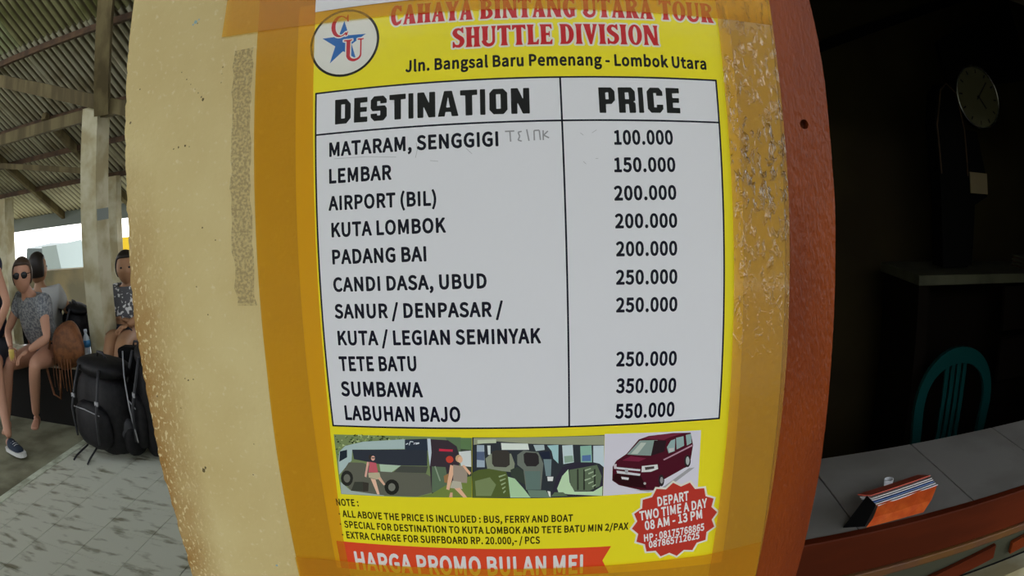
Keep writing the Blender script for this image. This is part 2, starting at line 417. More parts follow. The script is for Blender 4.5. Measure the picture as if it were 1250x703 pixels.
M_iron_shaded = mat('shaded_iron', (.30, .30, .15), .6, (.16, .17, .06), 3, .1, 30, thr=(.4, .65))  # darker iron for the upper sheets, shade near the ridge put into the colour
paint_rib_shade(M_iron); paint_rib_shade(M_iron_shaded); paint_rib_shade(M_fibre)
sm = sheet_mesh(); sm.materials.append(M_iron); so_ = sheet_mesh(); so_.materials.append(M_iron_shaded); sg = sheet_mesh(); sg.materials.append(M_fibre)
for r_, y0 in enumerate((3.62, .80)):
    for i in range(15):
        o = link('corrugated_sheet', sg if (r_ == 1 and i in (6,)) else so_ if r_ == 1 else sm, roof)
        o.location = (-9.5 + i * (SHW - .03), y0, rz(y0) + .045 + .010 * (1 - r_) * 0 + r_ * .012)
for x in (-8.76, -7.6, -6.44, -5.28, -4.12, -2.96, -1.8, -.64, .52):
    MB().beam((x, 6.42, rz(6.42) - .01), (x, 4.5, rz(4.5) - .01), .06, .07).build('rafter', M_wood_old, roof)
for y in (5.72, 5.14, 4.60, 3.68, 2.6, 1.6):
    MB().box(-9.5, 3.2, y - .03, y + .03, rz(y) - .02, rz(y) + .03).build('purlin', M_wood_dark, roof)
MB().box(-9.5, 1.0, 3.80, 3.90, 2.10, 2.19).build('wall_plate', M_wood_old, roof)
MB().beam((-4.6, 3.75, 2.80), (-2.45, 3.75, 2.07), .05, .10).build('brace', M_wood_old, roof)
MB().beam((-5.6, 5.0, 2.10), (-3.6, 5.0, 1.76), .04, .055).build('brace', M_wood_old, roof)
# unseen front roof over the photographer, extended to block sky light, and a plain upper wall closing the shop side
MB().box(-9.6, 5.0, -3.0, .9, 2.95, 3.0).build('ceiling_front_blocker', M_room, kind='structure')

# shop room on the right
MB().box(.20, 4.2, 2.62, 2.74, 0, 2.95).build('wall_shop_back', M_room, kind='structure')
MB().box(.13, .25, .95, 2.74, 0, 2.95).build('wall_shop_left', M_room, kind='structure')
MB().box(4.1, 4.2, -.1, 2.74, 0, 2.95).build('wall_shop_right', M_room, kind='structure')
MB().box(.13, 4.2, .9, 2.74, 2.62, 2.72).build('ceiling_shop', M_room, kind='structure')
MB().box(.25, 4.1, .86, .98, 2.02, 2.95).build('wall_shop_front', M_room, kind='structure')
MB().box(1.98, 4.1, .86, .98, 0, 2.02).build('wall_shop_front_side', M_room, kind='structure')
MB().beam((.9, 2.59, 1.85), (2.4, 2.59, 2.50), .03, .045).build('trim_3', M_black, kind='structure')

# ------------------------------------------------------------------ data: glyph outlines, poster lettering, printed pictures (mm on the sheet)
FONTS = {
  'S': {
    '(': "%5$i#O$d#Q$`#V$P#s$F$3$=$W$;$|$=%B$F%i$P&&$`&E$d&H$j&J$|&B%$&@%%&:%%&7$r%u$i%Z$d%?$b$|$d$Z$i$@$r$$%$#d%%#a%##Y${#W$o#Q",
    ')': "%5$F&J$L&H$Q&B$a&%$k%f$r%B$u$}$r$W$i$1$`#s$O#T$L#Q$F#O$4#W$1#Y$/#`$0#d$=$#$G$@$L$_$N%&$L%@$G%V$=%v$0&7$/&:$1&@$4&B",
    ',': "%&$>#R$9#U$7#Y$2#e$2#k$6#q$?#v$E#{$G$%$=$.$9$5$7$=$9$F$@$Q$H$V$R$W$]$U$b$Q$h$L$m$A$n$1$l#z$d#j$U#[$E#R",
    '-': "%7%&%#%($y%&$h%$$d${$b$;$a$5$c$1$h$0$m$1%#$3%($7%*$w%+$}%)",
    '.': "%&$P$W$Z$U$b$P$i$G$k$>$i$2$d$+$Z$#$P#|$F$#$?$)$8$4$7$<$9$F$=$N$F$U",
    '/': "%B%3&D%7&A%9&=%9&4$L#]$I#X$E#T$@#T$/#T$,#V$)#Y$(#b$q&=$t&A$x&D$}&D",
    '0': "%j$r#|$Y$($U$*$B$<$5$]$1%/$5%Y$A%x$U&1$s&9%5&1%H%x%T%Z%Y%+%T$[%H$=%5$* $r$H$z$J%($T%-$i%0%.%-%N%(%a$z%k$s%m$j%k$c%a$]%M$Z%3$]$i$c$U$j$K",
    '1': "%j%&&6%.&3%1&/%2&+%2$L%3$K%J$K%Q$I%T$D%U$@%T$,%P$&%J$$$A$%$<$*$:$0$:$@$<$G$@$J$E$K$a$K$b$M$b%a$a%b$M%b$F%d$C%i$B%m$C%|$F&&$J&)$^&.$n&5",
    '2': "%j$4$&$2$*$0$0$0$;$2$A$V$e$o%&$}%@%&%U%$%`${%g$t%l$j%m$b%l$]%j$S%c$J%Y$B%Y$?%[$1%i$/%o$0%s$2%v$@&*$L&1$Y&6$n&9%,&5%=&)%A&$%J%r%M%g%P%R%K%7%<$t%%$W$u$L%N$L%T$J%W$G%Y$A%X$,%T$&%N$$$;$$",
    '3': "%j$l&9%*&6%:&.%A&)%M%s%Q%^%N%K%G%=%>%3%J%(%R$u%T$o%W$_%R$F%C$2%.$%$o#|$X$$$E$,$:$3$2$:$.$>$,$D$-$G$/$L$8$V$?$[$D$[$G$Z$P$R$Y$M$b$I$l$H$w$I${$K%%$N%+$U%-$_%+$g%+$j%#$q$q$w$W$y$R$}$P%)$P%8$P%<$T%A$_%D$p%F$z%K%#%Q%&%X%&%^%%%c$}%h$u%l$n%m$e%l$]%i$N%_$H%]$B%_$?%a$5%n$3%t$4%x$7%}$A&+$M&1$]&7",
    '4': "%j%?&5%D&1%F&+%F$}%G$|%V${%Z$x%^$q%^$a%[$Z%W$W%R$U%F$U%F$0%C$)%?$%%;$$%($$$|$&$x$,$w$U$1$V$-$X$+$]$*$n$+$r$/$y$u&1$x&4%#&6 $w%F$_$|$w$|",
    '5': "%j%I&5%M&1%O&+%O%t%N%p%K%l%D%i$g%i$d%P$e%O$l%P$u%P%1%M%C%B%G%>%S%+%W$l%W$e%R$K%B$3%-$%$m#|$W$$$I$*$:$2$/$<$-$@$,$C$-$H$8$W$=$[$C$[$U$N$_$J$l$H$v$J%%$P%+$Z%-$j%+$v%*$y%%%$$x%*$n%,$f%,$a%*$S$}$O$|$H%$$<%.$:%4$:%8$@&/$D&4$J&6%D&6",
    '6': "%j$x#|$_$($Z$*$E$<$7$Z$2%*$9%Y$H%y$_&1$c&3%%&9%4&7%=&4%J&-%U%}%W%w%V%t%O%k%G%b%C%a%=%a%2%j%)%m%#%m$s%j$h%a$`%N$_%F$`%E$l%K$y%M%6%I%I%=%K%:%V%&%Z$i%Z$c%U$J%I$6%8$)%3$% $y$G%#$I%+$N%0$Y%1$i%0$s%,${%%%%$v%($o%&$g$}$^$t$]$q$`$a$f$R$n$J",
    '7': "%j$`$$$X$($U$,$U$0$X$]$c%.$q%P%#%i$8%j$3%m$2%q$1&*$2&/$6&4$<&6%R&5%V&3%X&/%Y&*%X%u%?%N%1%*%)$^%$$,$}$($y$%",
    '8': "%j$t&8%0&5%>&,%E&&%O%p%S%]%Q%L%J%<%B%0%N$}%W$m%Y$X%U$D%G$2%2$%$s#|$W$%$C$2$5$E$0$]$3$m$9$z$<%$$J%3$A%>$:%N$8%]$<%p$H&($M&,$]&5 $h$y$_$q$Y$g$X$]$Y$T$`$M$g$H$s$F%#$H%+$L%/$R%1$Z%.$e%&$m$t$u $}%A%(%I%+%P%-%X%+%a%(%h${%m$s%n$l%m$f%i$b%b$a%Z$c%R$j%J$t%D",
    '9': "%j$l&9%.&3%E%z%R%^%W%8%W%2%R$_%B$<%)$($f#|$W$#$M$&$@$.$5$8$3$;$4$A$B$S$H$U$O$S$U$N$`$I$g$H$s$K$}$U%+$g%,$o$x$j$j$h$R$m$B$w$>${$4%5$0%Q$4%k$A&$$Q&2$V&5 $e%l$_%f$Z%]$X%M$Z%B$_%:$e%5$n%3$t%3%#%8%.%B%+%U%$%d$w%k$m%n",
    ':': "%&$P$W$Z$U$b$P$i$G$k$>$i$2$d$+$Z$#$P#|$F$#$?$)$8$4$7$<$9$F$=$N$F$U $G%^$O%_$Y%^$b%X$i%N$k%F$i%;$d%2$Z%+$P%)$F%+$=%2$9%:$7%D$9%N$?%X",
    'A': "%w%*&6%0&4%4&/%q$2%q$,%m$&%f$$%L$%%G$)%E$-%7$Z$`$[$_$Z$N$*$K$&$E$$$-$%$*$($&$,$&$4$b&.$e&2$i&5 $x%O$l%($l%&%)%&%+%(",
    'B': "&($B&4$H&6$}&6%=&3%R&+%c%t%i%Z%h%Q%g%J%c%C%`%=%Z%6%g%,%o$y%s$d%m$H%[$4%D$)%($$$H$$$B$&$?$*$=$1$=&*$?&0 $i$K$}$K%0$L%5$M%?$Q%F$Y%H$d%F$m%A$s%5$x$}$z$i$y $i%E$y%E%+%F%8%J%=%P%>%W%<%b%8%f%/%i$}%j$i%j",
    'C': "&#%U&0%_&*%j%y%l%t%i%l%]%^%V%[%P%^%H%d%?%i%3%l$z%h$l%]$b%I$a%D$_%.$a$p$b$l$k$Y$y$M%1$I%<$K%D$N%K$S%T$[%W$^%]$^%b$Y%o$K%p$H%p$B%n$?%a$2%R$*%D$$%0#|$j$($`$.$K$>$9$_$3%-$9%V$K%w$i&2%3&9%D&6",
    'D': "&0$B$&$?$+$=$1$=&*$>&/$B&4$I&6$t&6%A&0%`%u%q%V%w%/%q$`%`$@%A$+$v$$$H$$ $i$K$s$K%0$P%?$Z%H$n%L%.%H%H%?%Z%-%g$t%j$i%j$h%i",
    'E': "%r%[$&%T$$$I$$$C$%$?$*$=$1$=&*$?&0$B&4$I&6%Q&6%W&5%[&1%^&+%^%t%[%n%V%j$j%i$i%i$h%g$i%F%F%E%I%D%N%A%P%:%P%%%M$|%I$y$i$x$i$L%T$L%Z$J%^$G%`$A%`$0%^$*",
    'F': "%i$E$%$?$*$=$1$=&*$?&1$C&5$I&6%Q&6%X&4%[&1%^&+%^%t%[%n%W%k%Q%i$i%i$i%A%J%@%O%=%P%9%Q%%%P$|%L$w%F$u$i$t$g$,$d$&$]$$",
    'G': "&0%e$0%V$(%B#}%5#|$j$)$O$;$K$?$9$_$3%.$:%W$K%v$Q%|$j&2%3&9%H&6%U&2%a&,%j&#%q%w%q%p%n%l%d%`%^%[%W%[%G%h%<%k%4%l${%h$n%^$i%V$b%I$_%2$_%*$b$l$k$Z${$M%8$I%D$K%J$O%J$n%I$n%0$o%)$r%%$v%$$y%$%0%(%6%-%:%1%;%i%;%p%8%s%3%t%0%t$A%q$:",
    'H': "&9%s$&%l$$%V$$%P$&%M$+%L$1%K$w%J$x$i$x$h$0$f$*$b$%$]$$$H$$$C$%$@$)$=$1$=&*$>&/$B&4$H&6$]&6$d&4$f&1$h&+$h%G$j%F%K%F%L&+%N&1%Q&5%W&6%l&6%q&5%u&2%w&*%w$1%v$,",
    'I': "%*$H&6$a&5$f&1$h&+$h$0$g$,$e$($]$$$E$%$?$*$=$0$=&+$A&3$E&5",
    'J': "%e%B&5%G&1%I&*%I$d%E$I%;$6%($&$i#|$T$$$E$+$8$6$/$D$/$K$0$N$6$S$A$[$G$^$M$[$W$N$`$J$g$I$o$K$t$O$w$U$x$b$y&*$y&/$}&4%)&6",
    'K': "&%%v$&%o$$%X$$%Q$(%N$+${$y$h$d$h$0$f$)$a$%$[$$$H$$$C$%$@$)$=$1$=&*$>&/$B&4$H&6$]&6$d&4$f&1$h&+$i%I%H&4%N&6%f&6%k&5%o&2%q&,%o&$%<%B%y$4%y$,",
    'L': "%g$E&5$]&6$d&4$g&/$i$L%P$L%V$J%Z$E%Z$@%Z$0%X$*%V$&%O$$$I$$$C$%$?$*$=$1$=&*$?&1",
    'M': "&M&-&4&0&/&1&*&1$1&.$)&*$%&%$$%m$$%g$&%c$,%b%*%F$;%A$7%1$7%*$9%%$>$f%*$e$,$a$&$Z$$$H$$$A$($>$,$=$1$=&*$@&2$E&5$H&6$a&6$e&5$j&2%7${%^&2%b&5%g&6&%&6",
    'N': "&8%q$&%k$$%U$$%N$&%L$*$g%=$g$1$f$,$b$&$[$$$H$$$B$&$?$*$=$1$=&*$?&0$B&4$H&6$^&6$b&5$f&2%K$z%L&/%P&4%V&6%k&6%q&4%t&1%v&*%v$1%t$+",
    'O': "&=%.#|$g$)$J$>$9$_$3%.$9%W$I%v$N%{$g&2%/&9%P&2%m%w&#%V&*%-&#$`%m$>%V$-%P$) %.$I%@$N%M$Y%U$m%Y%.%U%I%M%[%?%h%.%l$x%h$j%[$b%J$_%.$b$l$k$Y$x$M",
    'P': "%}$E$%$?$*$=$1$=&*$?&1$B&4$H&6$|&6%>&3%T&)%e%r%g%m%l%Q%f%4%U${%?$p%$$l$i$l$h$1$g$+$d$&$]$$ $i%8$y%8%0%9%:%>%?%F%A%Q%?%^%;%c%/%i$}%j$i%j",
    'R': "%}$B&4$H&6%%&6%A&3%V&)%f%r%h%l%m%T%j%?%`%-%Q${%I$w%q$2%q$,%m$&%g$$%P$$%H$(%D$-$z$n$v$p$i$p$h$o$h$0$f$)$b$%$]$$$I$$$C$%$?$*$=$1$=&*$?&0 $i%<$}%<%.%=%:%B%@%J%B%U%@%_%;%e%2%i%%%j$i%j",
    'S': "%t$}&9%7&6%@&3%M&,%]%y%_%v%^%p%O%^%I%[%B%^%:%e%.%j$}%l$p%j$j%g$e%b$d%[$f%U$j%P$r%K%F%6%S%,%X%&%b$s%e$^%`$G%P$3%:$%$x#|$c$$$L$-$B$2$6$=$3$@$1$F$3$L$?$Z$E$_$J$_$M$^$V$U$d$N$q$J$z$I%-$K%3$O%8$U%9$Z%9$b%3$j%($p$e$}$T%+$G%6$<%F$9%Z$=%o$@%t$M&*$b&5",
    'T': "%t%($$$j$%$e$)$c$-$b%i$7%i$1%l$-%p$-%t$-&+$/&1$4&5$8&6%^&6%d&4%h&/%i%t%g%n%d%k%^%i%4%i%3%h%2$0%2$,%/$(",
    'U': "&8$A&4$G&6$]&6$c&4$g&/$h$t$j$`$q$R$z$K%,$I%8$K%A$Q%I$`%K$u%L&/%P&4%V&6%k&6%q&4%t&1%v&*%v$v%q$Q%b$7%^$4%L$(%G$%%-#|$j$%$R$5$D$K$B$P$A$W$<$y$<&+$>&1",
    'V': "%o%&$$$e$%$a$($^$-$%&&$%&+$%&/$)&3$-&5$F&6$L&4$O&1$u$i%@&1%D&4%J&6%_&6%e&4%i&/%j&+%i&&%1$,%-$&",
    'W': "&^$-&2$1&5$6&6$J&6$P&5$T&1$V&-$k$y%-&1%0&4%6&6%I&6%O&4%R&1%T&+%o$y&+&1&/&5&4&6&G&6&K&5&P&2&R&,&Q&(&.$-&*$(%}$$%d$$%^$&%Z$*%?%:%#$*${$&$t$$$[$$$W$%$S$)$O$4$,&($+&+",
    'X': "%n%a$&%Z$$%D$$%=$(%:$+$t$f$S$*$P$($J$$$4$$$/$%$,$)$*$/$+$4$[%0$-&)$-&/$1&4$7&6$M&6$U&3$W&1$u%U%8&1%;&4%A&6%V&6%[&5%`&2%b&.%b&)%3%/%e$3%e$,",
    'Y': "%d$y$$$b$%$^$($Z$,$Y$r$%&($%&/$(&3$,&5$E&6$K&4$N&1$o%E$s%K%3&,%8&3%?&6%T&6%Z&4%_&/%_&)%^&$%+$s%*$0%*$,%&$(",
    'a': "%l%O$&%H$$%8$$%2$&%.$-$}$($s$#$c#|$P$$$C$-$?$1$7$>$3$O$4$V$8$f$:$j$J$z$P$}$g%+%(%0%(%2%$%:${%=$s%?$i%>$`%;$O%2$H%2$C%6$9%G$9%M$=%R$F%X$U%`$d%d$v%f%4%b%G%R%P%>%S%*%S$0%R$+ %)$g$t$e$e$_$_$Y$^$W$]$Q$_$K$e$H$o$H$v$J%$$O%*$T",
    'b': "%y$B&D$Z&E$a&C$d&@$f&:$f%^$v%d%)%f%B%a%G%^%X%O%d%8%h$x%h$p%c$P%T$9%M$2%=$&%##|$r$#$`$+$]$($Y$%$F$$$@$&$<$,$;$1$;&:$=&@ $v$I$}$I%+$K%4$R%:$_%<$p%;%)%7%5%/%<%%%>${%>$s%<$h%5$f%2$f$Q$l$M",
    'e': "%j$v%f%5%a%J%Q%V%;%Z$x%X$i%V$e%R$b$_$a$_$]$e$Q$o$J%&$G%3$J%?$Q%F$Q%L$L%S$>%U$9%S$4%K$-%<$%$}#|$_$&$F$8$7$P$2$o$7%5$E%N$I%R$]%` $_%+%0%+%2%-%0%2%+%:%%%>$w%@$n%>$g%9$`%/",
    'g': "%l%]%`%`%^%b%V%a%D%^%@%Z%>%N%=%Q%,%M$p%B$`%>$]%,$R$s$N$l$N$b$Q$`$P$`$M$b$K$h$I%,$I%?$G%T$@%`$4%d#{%^#d%L#Q%6#G%2#F$u#C$g#C$X#E$E#M$7#[$2#n$3#{$8$,$?$4$:$?$8$J$:$T$C$d$>$l$9$w$6%,$<%F$H%V$]%b$s%f%,%b%V%b %9#x%7#{%3#|$g#}$`$#$Z#z$X#s$Z#n$a#j$j#g$x#g%(#h%3#m%8#r $q$r$x$s%#$w%(%#%)%-%(%5%#%<$y%?$r%A$j%?$e%<$b%6$`%.$b%#$e$x$k$s",
    'k': "%i$B&D$Z&E$a&C$e&>$f%0%3%`%:%b%P%b%V%`%Y%^%[%W%Y%Q%3$}%a$4%b$,%^$&%V$$%A$$%:$&%6$,$s$]$f$N$f$0$e$,$b$($Z$$$F$$$@$&$=$*$;$1$;&9$=&@",
    'l': "%($F&E$_&D$d&@$f&:$f$J$g$H$l$G$n$D$p$@$s$/$q$($o$%$k$#$a#|$P$#$G$)$B$.$?$5$<$A$;&:$>&B$B&D",
    'm': "&j&M$)&J$%&E$$&1$$&*$&&&$+&%$1&$%2%{%:%w%=%q%>%h%:%a%6%[%0%Z$1%X$*%V$&%P$$%<$$%5$&%2$+%1$0%1%%%/%2%-%9%+%;%(%=${%>$r%:$j%5$f%0$f$1$d$*$a$&$Z$$$F$$$?$&$<$,$;$1$;%V$=%^$A%a$F%b$V%b$^%`$b%Y$h%^$t%c%)%f%:%c%F%]%P%S%[%]%j%c%p%e%y%f&3%b&7%`&D%S&K%E&N%<&P%+&P$1",
    'n': "%w%Y$&%S$$%?$$%8$&%5$,%3%0%0%:%-%<%%%>$x%=$s%:$f%0$f$1$d$*$`$%$Y$$$F$$$A$%$=$)$;$1$;%V$<%Z$?%`$F%b$V%b$^%`$b%Y$v%c%,%f%@%b%I%[%R%T%Z%B%_%)%_$0%]$+",
    'o': "%v$x#|$_$&$F$8$7$O$2$q$7%6$F%O$_%a$y%f%8%a%M%R%P%N%`%7%e$q%`$P%P$7%8$& $y%>$n%<$e%4$_%($]$s$_$_$e$R$n$K$x$H%*$K%2$S%8$`%:$o%7%)%2%5%)%<",
    'r': "%A$B$%$=$*$;$0$;%V$=%^$@%`$F%b$V%b$^%`$b%Y$f%]$r%c%$%f%0%e%8%b%;%^%=%W%7%@%5%=%/%;%(%=$z%=$v%<$q%9$l%3$f%($f$1$d$*$a$&$Z$$",
    's': "%T$0$6$-$;$-$A$8$Q$>$V$E$V$P$N$a$G$i$G$q$H$v$K$x$O$v$U$s$X$j$^$T$g$F$n$:${$7%%$4%8$7%G$A%V$G%Z$T%b$l%f$z%d%+%a%7%Z%?%T%C%P%C%I%7%8%2%5%,%5$x%>$l%@$b%>$_%<$^%8$_%4$b%1%$%$%5$v%A$i%F$U%F$P%C$@%9$1%%$%$f#|$W$#$I$($;$/",
    't': "%>$J&,$_&-$e&+$g&)$i%|$j%c%,%b%0%_%2%Z%3%G%2%C%/%>%(%<$k%<$j%;$j$N$l$J$o$H$t$G%($K%.$I%0$F%6$1%4$*%2$(%+$%$q#|$Y$%$S$*$I$2$A$B$?$W$?%;$>%<$2%=$-%@$+%G$+%U$-%[$1%`$7%b$@%b$C&%$F&*",
    'u': "%v$=%`$D%b$X%b$_%`$c%Z$d$b$e$T$i$L$l$J$s$I$x$I%$$M%,$R%1$X%1%V%3%^%7%a%=%b%P%b%U%a%Y%^%[%V%[$1%Z$,%W$&%P$$%=$%%8$)%5$.%/$*$}$$$k#|$V$%$L$-$E$3$<$E$9$^$9%V$:%[",
  },
  'T': {
    'A': "%D$q&.$s&,%:$@%@$0%>$/$b$/$b$1$f$?$d$^$b$_$V$_$S$^$L$?$S$1$S$/$1$/$0$1$7$@$Z&-$^&. $a%>$X$u$X$s$Y$r$b$r$d$t$c%:",
    'B': "%D$2&,$h&,$p&*$y&%%&%z%.%t%4%j%6%[%4%L%-%B$z%6%,%-%7$z%<$m%>$^%;$P%3$C%+$:$x$3$h$/$4$/$2$0$8$B$:$U$:%b$8%s$2&* $b$D$i$F$n$K$s$T$u$`$t$k$o$w$k$|$c%%$a%%$a%#$a$F $b%r$a%p$a%D$b%A$h%C$n%I$q%R$r%[$q%c$m%k$g%p",
    'C': "%@%3&,%4&*%4%v%5%O%2%N%+%O$v%f$q%g$l%m$j%n$d%c$b%Y$^%G$]%7$]%#$_$j$b$Y$g$K$j$F$q$N$x$M%6$`%6$]%/$=%-$9$}$4$q$,$h$*$_$+$R$1$J$:$B$I$<$[$8$p$7%&$7%?$<%Y$@%h$F%u$M&$$W&-$a&1$i&1$s&.$}&&%*&,",
    'D': "%J$2$/$2$1$8$B$:$S$:%`$8%s$2&+$4&,$h&,$s&)$z&%%(%z%1%o%9%_%?%N%B%<%C%(%@$m%;$Z%5$M%*$>$}$7$t$2$h$/ $b$D$e$E$j$H$p$R$u$d$x%$$x%?$s%Y$p%c$l%j$i%n$c%q$a%p$a%m$a$G",
    'E': "%:$2&,%.&,%1&+%4%_%3%[%-%[$z%p$e%q$b%o$a%a$a%:$c%9$u%9$v%H$y%I$}%H$}$q$|$o$v$o$v$}$u%#$b%#$a$|$a$U$b$G$d$E$y$D$|$F%0$[%5$]%6$Z%3$4%2$/$4$/$2$0$8$B$:$U$:%b$8%s$2&*",
    'G': "%D%8&,%9&*%9%v%:%O%7%N%0%O${%f$y%g$v%g$o%n$k%o$e%a$`%N$]%7$]%%$^$o$b$^$g$O$k$F$l$F$o$G$q$J$q$q$o$s$f$t$f%)$j%*%=%*%@%)%@$u%:$s%9$q%9$8%7$7%($6$y$/$q$+$j$)$a$+$U$0$K$;$C$H$<$]$8$l$7%&$7%>$<%X$A%h$G%u$O&$$Y&-$a&0$j&1$u&/%%&&%/&,",
    'H': "%N$2&,$g&,$i&+$c%t$a%b$a%<$b%:$d%:$s%:$u%<$u%a$s%n$s%t$l&+%F&,%I&+%B%s%@%`%@$S%B$B%I$1%H$/$o$/$l$0$s$A$u$S$u${$t$}$q$}$c$}$a${$a$T$b$H$c$A$i$0$4$/$2$0$8$B$:$U$:%b$8%s$2&*",
    'I': "$o$2$/$2$1$8$B$:$S$:%a$8%s$2&+$4&,$i&,$i&*$c%s$a%b$a$T$c$B$i$0$g$/",
    'L': "%6$2&,$g&,$i&+$c%s$a%a$a$T$b$G$c$E$e$D$v$E%*$^%,$_%0$_%1$]%.$4%,$/$4$/$2$0$8$B$:$T$:%b$8%s$2&*",
    'N': "%Q$3&,$]&,$`&+%/$q%0$u%0%b%.%t%(&+%,&,%L&,%N&+%I%t%G%`%G$S%H$B%N$2%N$/%%$/$}$0$S%9$R%5$R$S$T$A$Z$0$V$/$5$/$2$0$8$A$:$U$:%b$8%s$3&)",
    'O': "%J$h$,$[$/$R$4$K$:$C$F$;$U$7$e$3%)$3%5$5%I$9%X$?%j$H%w$R&&$[&,$h&/$q&.$}&(%)%|%1%r%9%c%>%S%A%F%C%3%C%$%@$j%<$Y%5$J%-$=$}$3$q$- $h%v$d%t$a%o$Z%Z$V%B$V$}$X$b$]$O$b$D$e$A$i$?$l$A$o$E$u$W$y$r$z%8$x%O$t%d$n%r$l%t",
    'R': "%J$2&,$h&,$p&+$x&(%(%}%2%t%5%o%9%h%;%_%;%W%9%O%2%B%,%<$}%6$|%4%<$A%G$1%G$/$q$0$b$n$a$T$b$G$c$A$i$0$4$/$2$0$8$B$:$U$:%b$8%s$2&* $b%A$j%B$q%H$u%O$w%X$v%a$r%j$l%p$c%s$a%r$a%p$a%C",
    'S': "%8$4$/$3$9$4$e$8$f$>$e$F$O$J$K$O$I$Z$G$`$I$e$O$i$[$i$f$i$k$g$o$I%-$A%5$9%@$4%L$2%U$3%^$6%i$:%p$@%x$G%}$O&&$`&*$i&($s%}$|&.%*&.%,&%%-%X%-%S%#%T$t%e$k%k$d%n$_%n$Z%k$W%f$V%[$Y%T$^%N%$%3%+%,%/%#%3$r%4$d%2$W%-$K%($C${$;$t$6$n$2$g$0$[$0$Q$2$E$6$<$/",
    'T': "%D$J$/$I$1$P$B$R$T$R%a$Q%m$O%o$J%o$:%[$2%[$2%c$3&+$6&,%=&,%>%y%?%_%>%[%7%[%&%o${%o$z%m$y%a$y$T${$B%&$0%#$/",
    'U': "%L$2&,$g&,$i&+$c%r$a%a$a$d$_$b$X$b$W$]$X$U$]$N$d$I$j$G$t$I$}$P%($X%*$d%*%c%(%r$|&+%%&,%D&,%G&+%A%r%>%a%>$e%=$T%8$F%1$;%($3$z$/$l$+$e$+$^$+$S$/$I$4$A$<$7$K$4$T$2$_$3$a$:$b$:$c$:%a$8%r$2&)",
    'V': "%G$_$-$]$/$7%u$0&+$5&,$f&,$i&+$f%x$n%&$p%.$|%v$y&+$|&,%B&,%C&*%<%u$o$/$m$-",
    'Y': "%D$K$/$J$2$R$P$R%#$7%u$0&+$3&,$f&+$b%v$l%N$o%S$x%v$w&,%@&,%@&*%:%v$y%+$y$P%&$0%#$/",
  },
  'O': {
    'A': "%D$q&=${&:%&&1%H$D%P$3%O$*%I#}%@#z$*#{#|$(#{$2$)$D$L&2$P&8$V&<",
    'B': "%D$*&9$4&;$n&:%%&3%/&-%:%|%A%o%E%W%A%G%8%7%C%)%I$w%M$e%K$U%F$F%?$:%3$.$}$$$i#z$3#z$)#}#}$*#}$3$)$E$+$T$+%`$*%o#|&,$#&3",
    'C': "%@%:&9%@&4%C&+%C%I%;%A%,%?$}%B$o%Q$l%$$q$_$v$_%3$p%=$p%D$i%F$^%<$7%5$-$v#x$h#u$Z#v$M#}$@$/$4$C$/$R$(%%$(%?$-%^$:&#$A&.$P&:$Z&?$h&@$}&:%1&;",
    'D': "%J$*#|$#$(#|$/$*$F$+$U$+%a$)%p#}&(#}&1$)&8$2&;$h&;$y&7%,&0%<%y%D%k%M%S%Q%<%R%(%O$i%I$T%B$E%7$5%+$+$y$#$g#z$3#z",
    'E': "%:$*&9$4&;%/&;%8&9%>&3%C%]%?%Q%2%J%2$n%@$g%E$Z%A$,%9#|%0#z$3#z$*#|$#$(#}$3$)$E$+$T$+%a$*%o#|&,$#&3 $q$T$t$U$x$_$p$` $q%a$p%X$v%X$t%`",
    'G': "%D$j#t$]#v$O#|$;$7$-$Y$&%($+%S$8%y$A&-$N&8$[&>$j&A%&&9%7&;%A&8%G&/%H%v%I%P%E%E%=%@%+%@$}%G$r%V$n%J$m%:%E%7%M%1%O%$%N$o%H$e%H$9%E$/%>$)%.$&${#y",
    'H': "%N$)#}$#$(#|$/$*$F$+$T$+%a$)%p#}&)$$&4$*&9$3&;%G&;%Q&8%V&3%X&,%Q%o%O%a%O$T%Q$E%X$2%V$&%P#|%G#z$4#z",
    'I': "$o$-#{$$$&#|$/$*$F$+$U$+%a$)%p#}&(#}&0$)&8$2&;$n&:$v&4$y&,$q%o$p%`$p$T$r$E$x$3$x$+$r#}$i#z",
    'L': "%6$,&:$i&;$q&9$w&3$x&($r%p$p%a$p$]$q$[$y$h%($n%6$m%>$f%@$]%=$4%:$(%4#|%+#z$3#z$*#|$#$(#}$3$)$E$+$T$+%a$*%o#|&,$$&4",
    'N': "%Q$*#}$$$(#}$/$*$F$+$T$+%a$*%o#}&)$$&4$+&9$3&;$d&:$m&3$x%r$s&-$u&4$z&9%)&;%L&;%W&8%]&3%_&,%W%o%V%a%V$T%W$F%_$2%[$&%V#|%N#z${#{$q$&$j$4$h$($_#{$4#z",
    'O': "%J$h#w$]#y$M$$$@$1$7$<$*$Y$#%)$(%T$6%w$?&*$L&5$[&<$h&>$v&<%*&5%=%z%L%W%R%3%Q$y%L$_%>$;%*$%$v#y $h$j$k$}$i%K$f%8",
    'R': "%J$*&9$4&;$h&;$t&9%0&/%A%x%I%f%I%P%B%?%4%.%I$I%W$4%W$*%Q#}%F#z$3#z$*#|$$$&#}$2$)$E$+$T$+%a$*%o#|&,$#&3",
    'S': "%8%0&<%7&7%9&1%<%U%;%M%7%H%*%C%8%3%A$v%C$b%:$E%)$.$s$#$a#{$H$$$;#z$-#|$%$($#$1$$$d$($n$1$t$E$s$K$l$U$W$X$Z$Y$e$5%-$)%@#}%U$)%o$8&*$I&5$_&9$o&6$v&;%#&=",
    'T': "%D%,#{$J#z$A#|$;$)$:$3$A$E$C$T$C%L$A%N$7%L$-%M$&%Q$#%V$#&+$&&4$-&9$6&;%<&;%E&9%K&2%N%c%L%T%B%L%.%M%.$S%/$E%6$/%4$&",
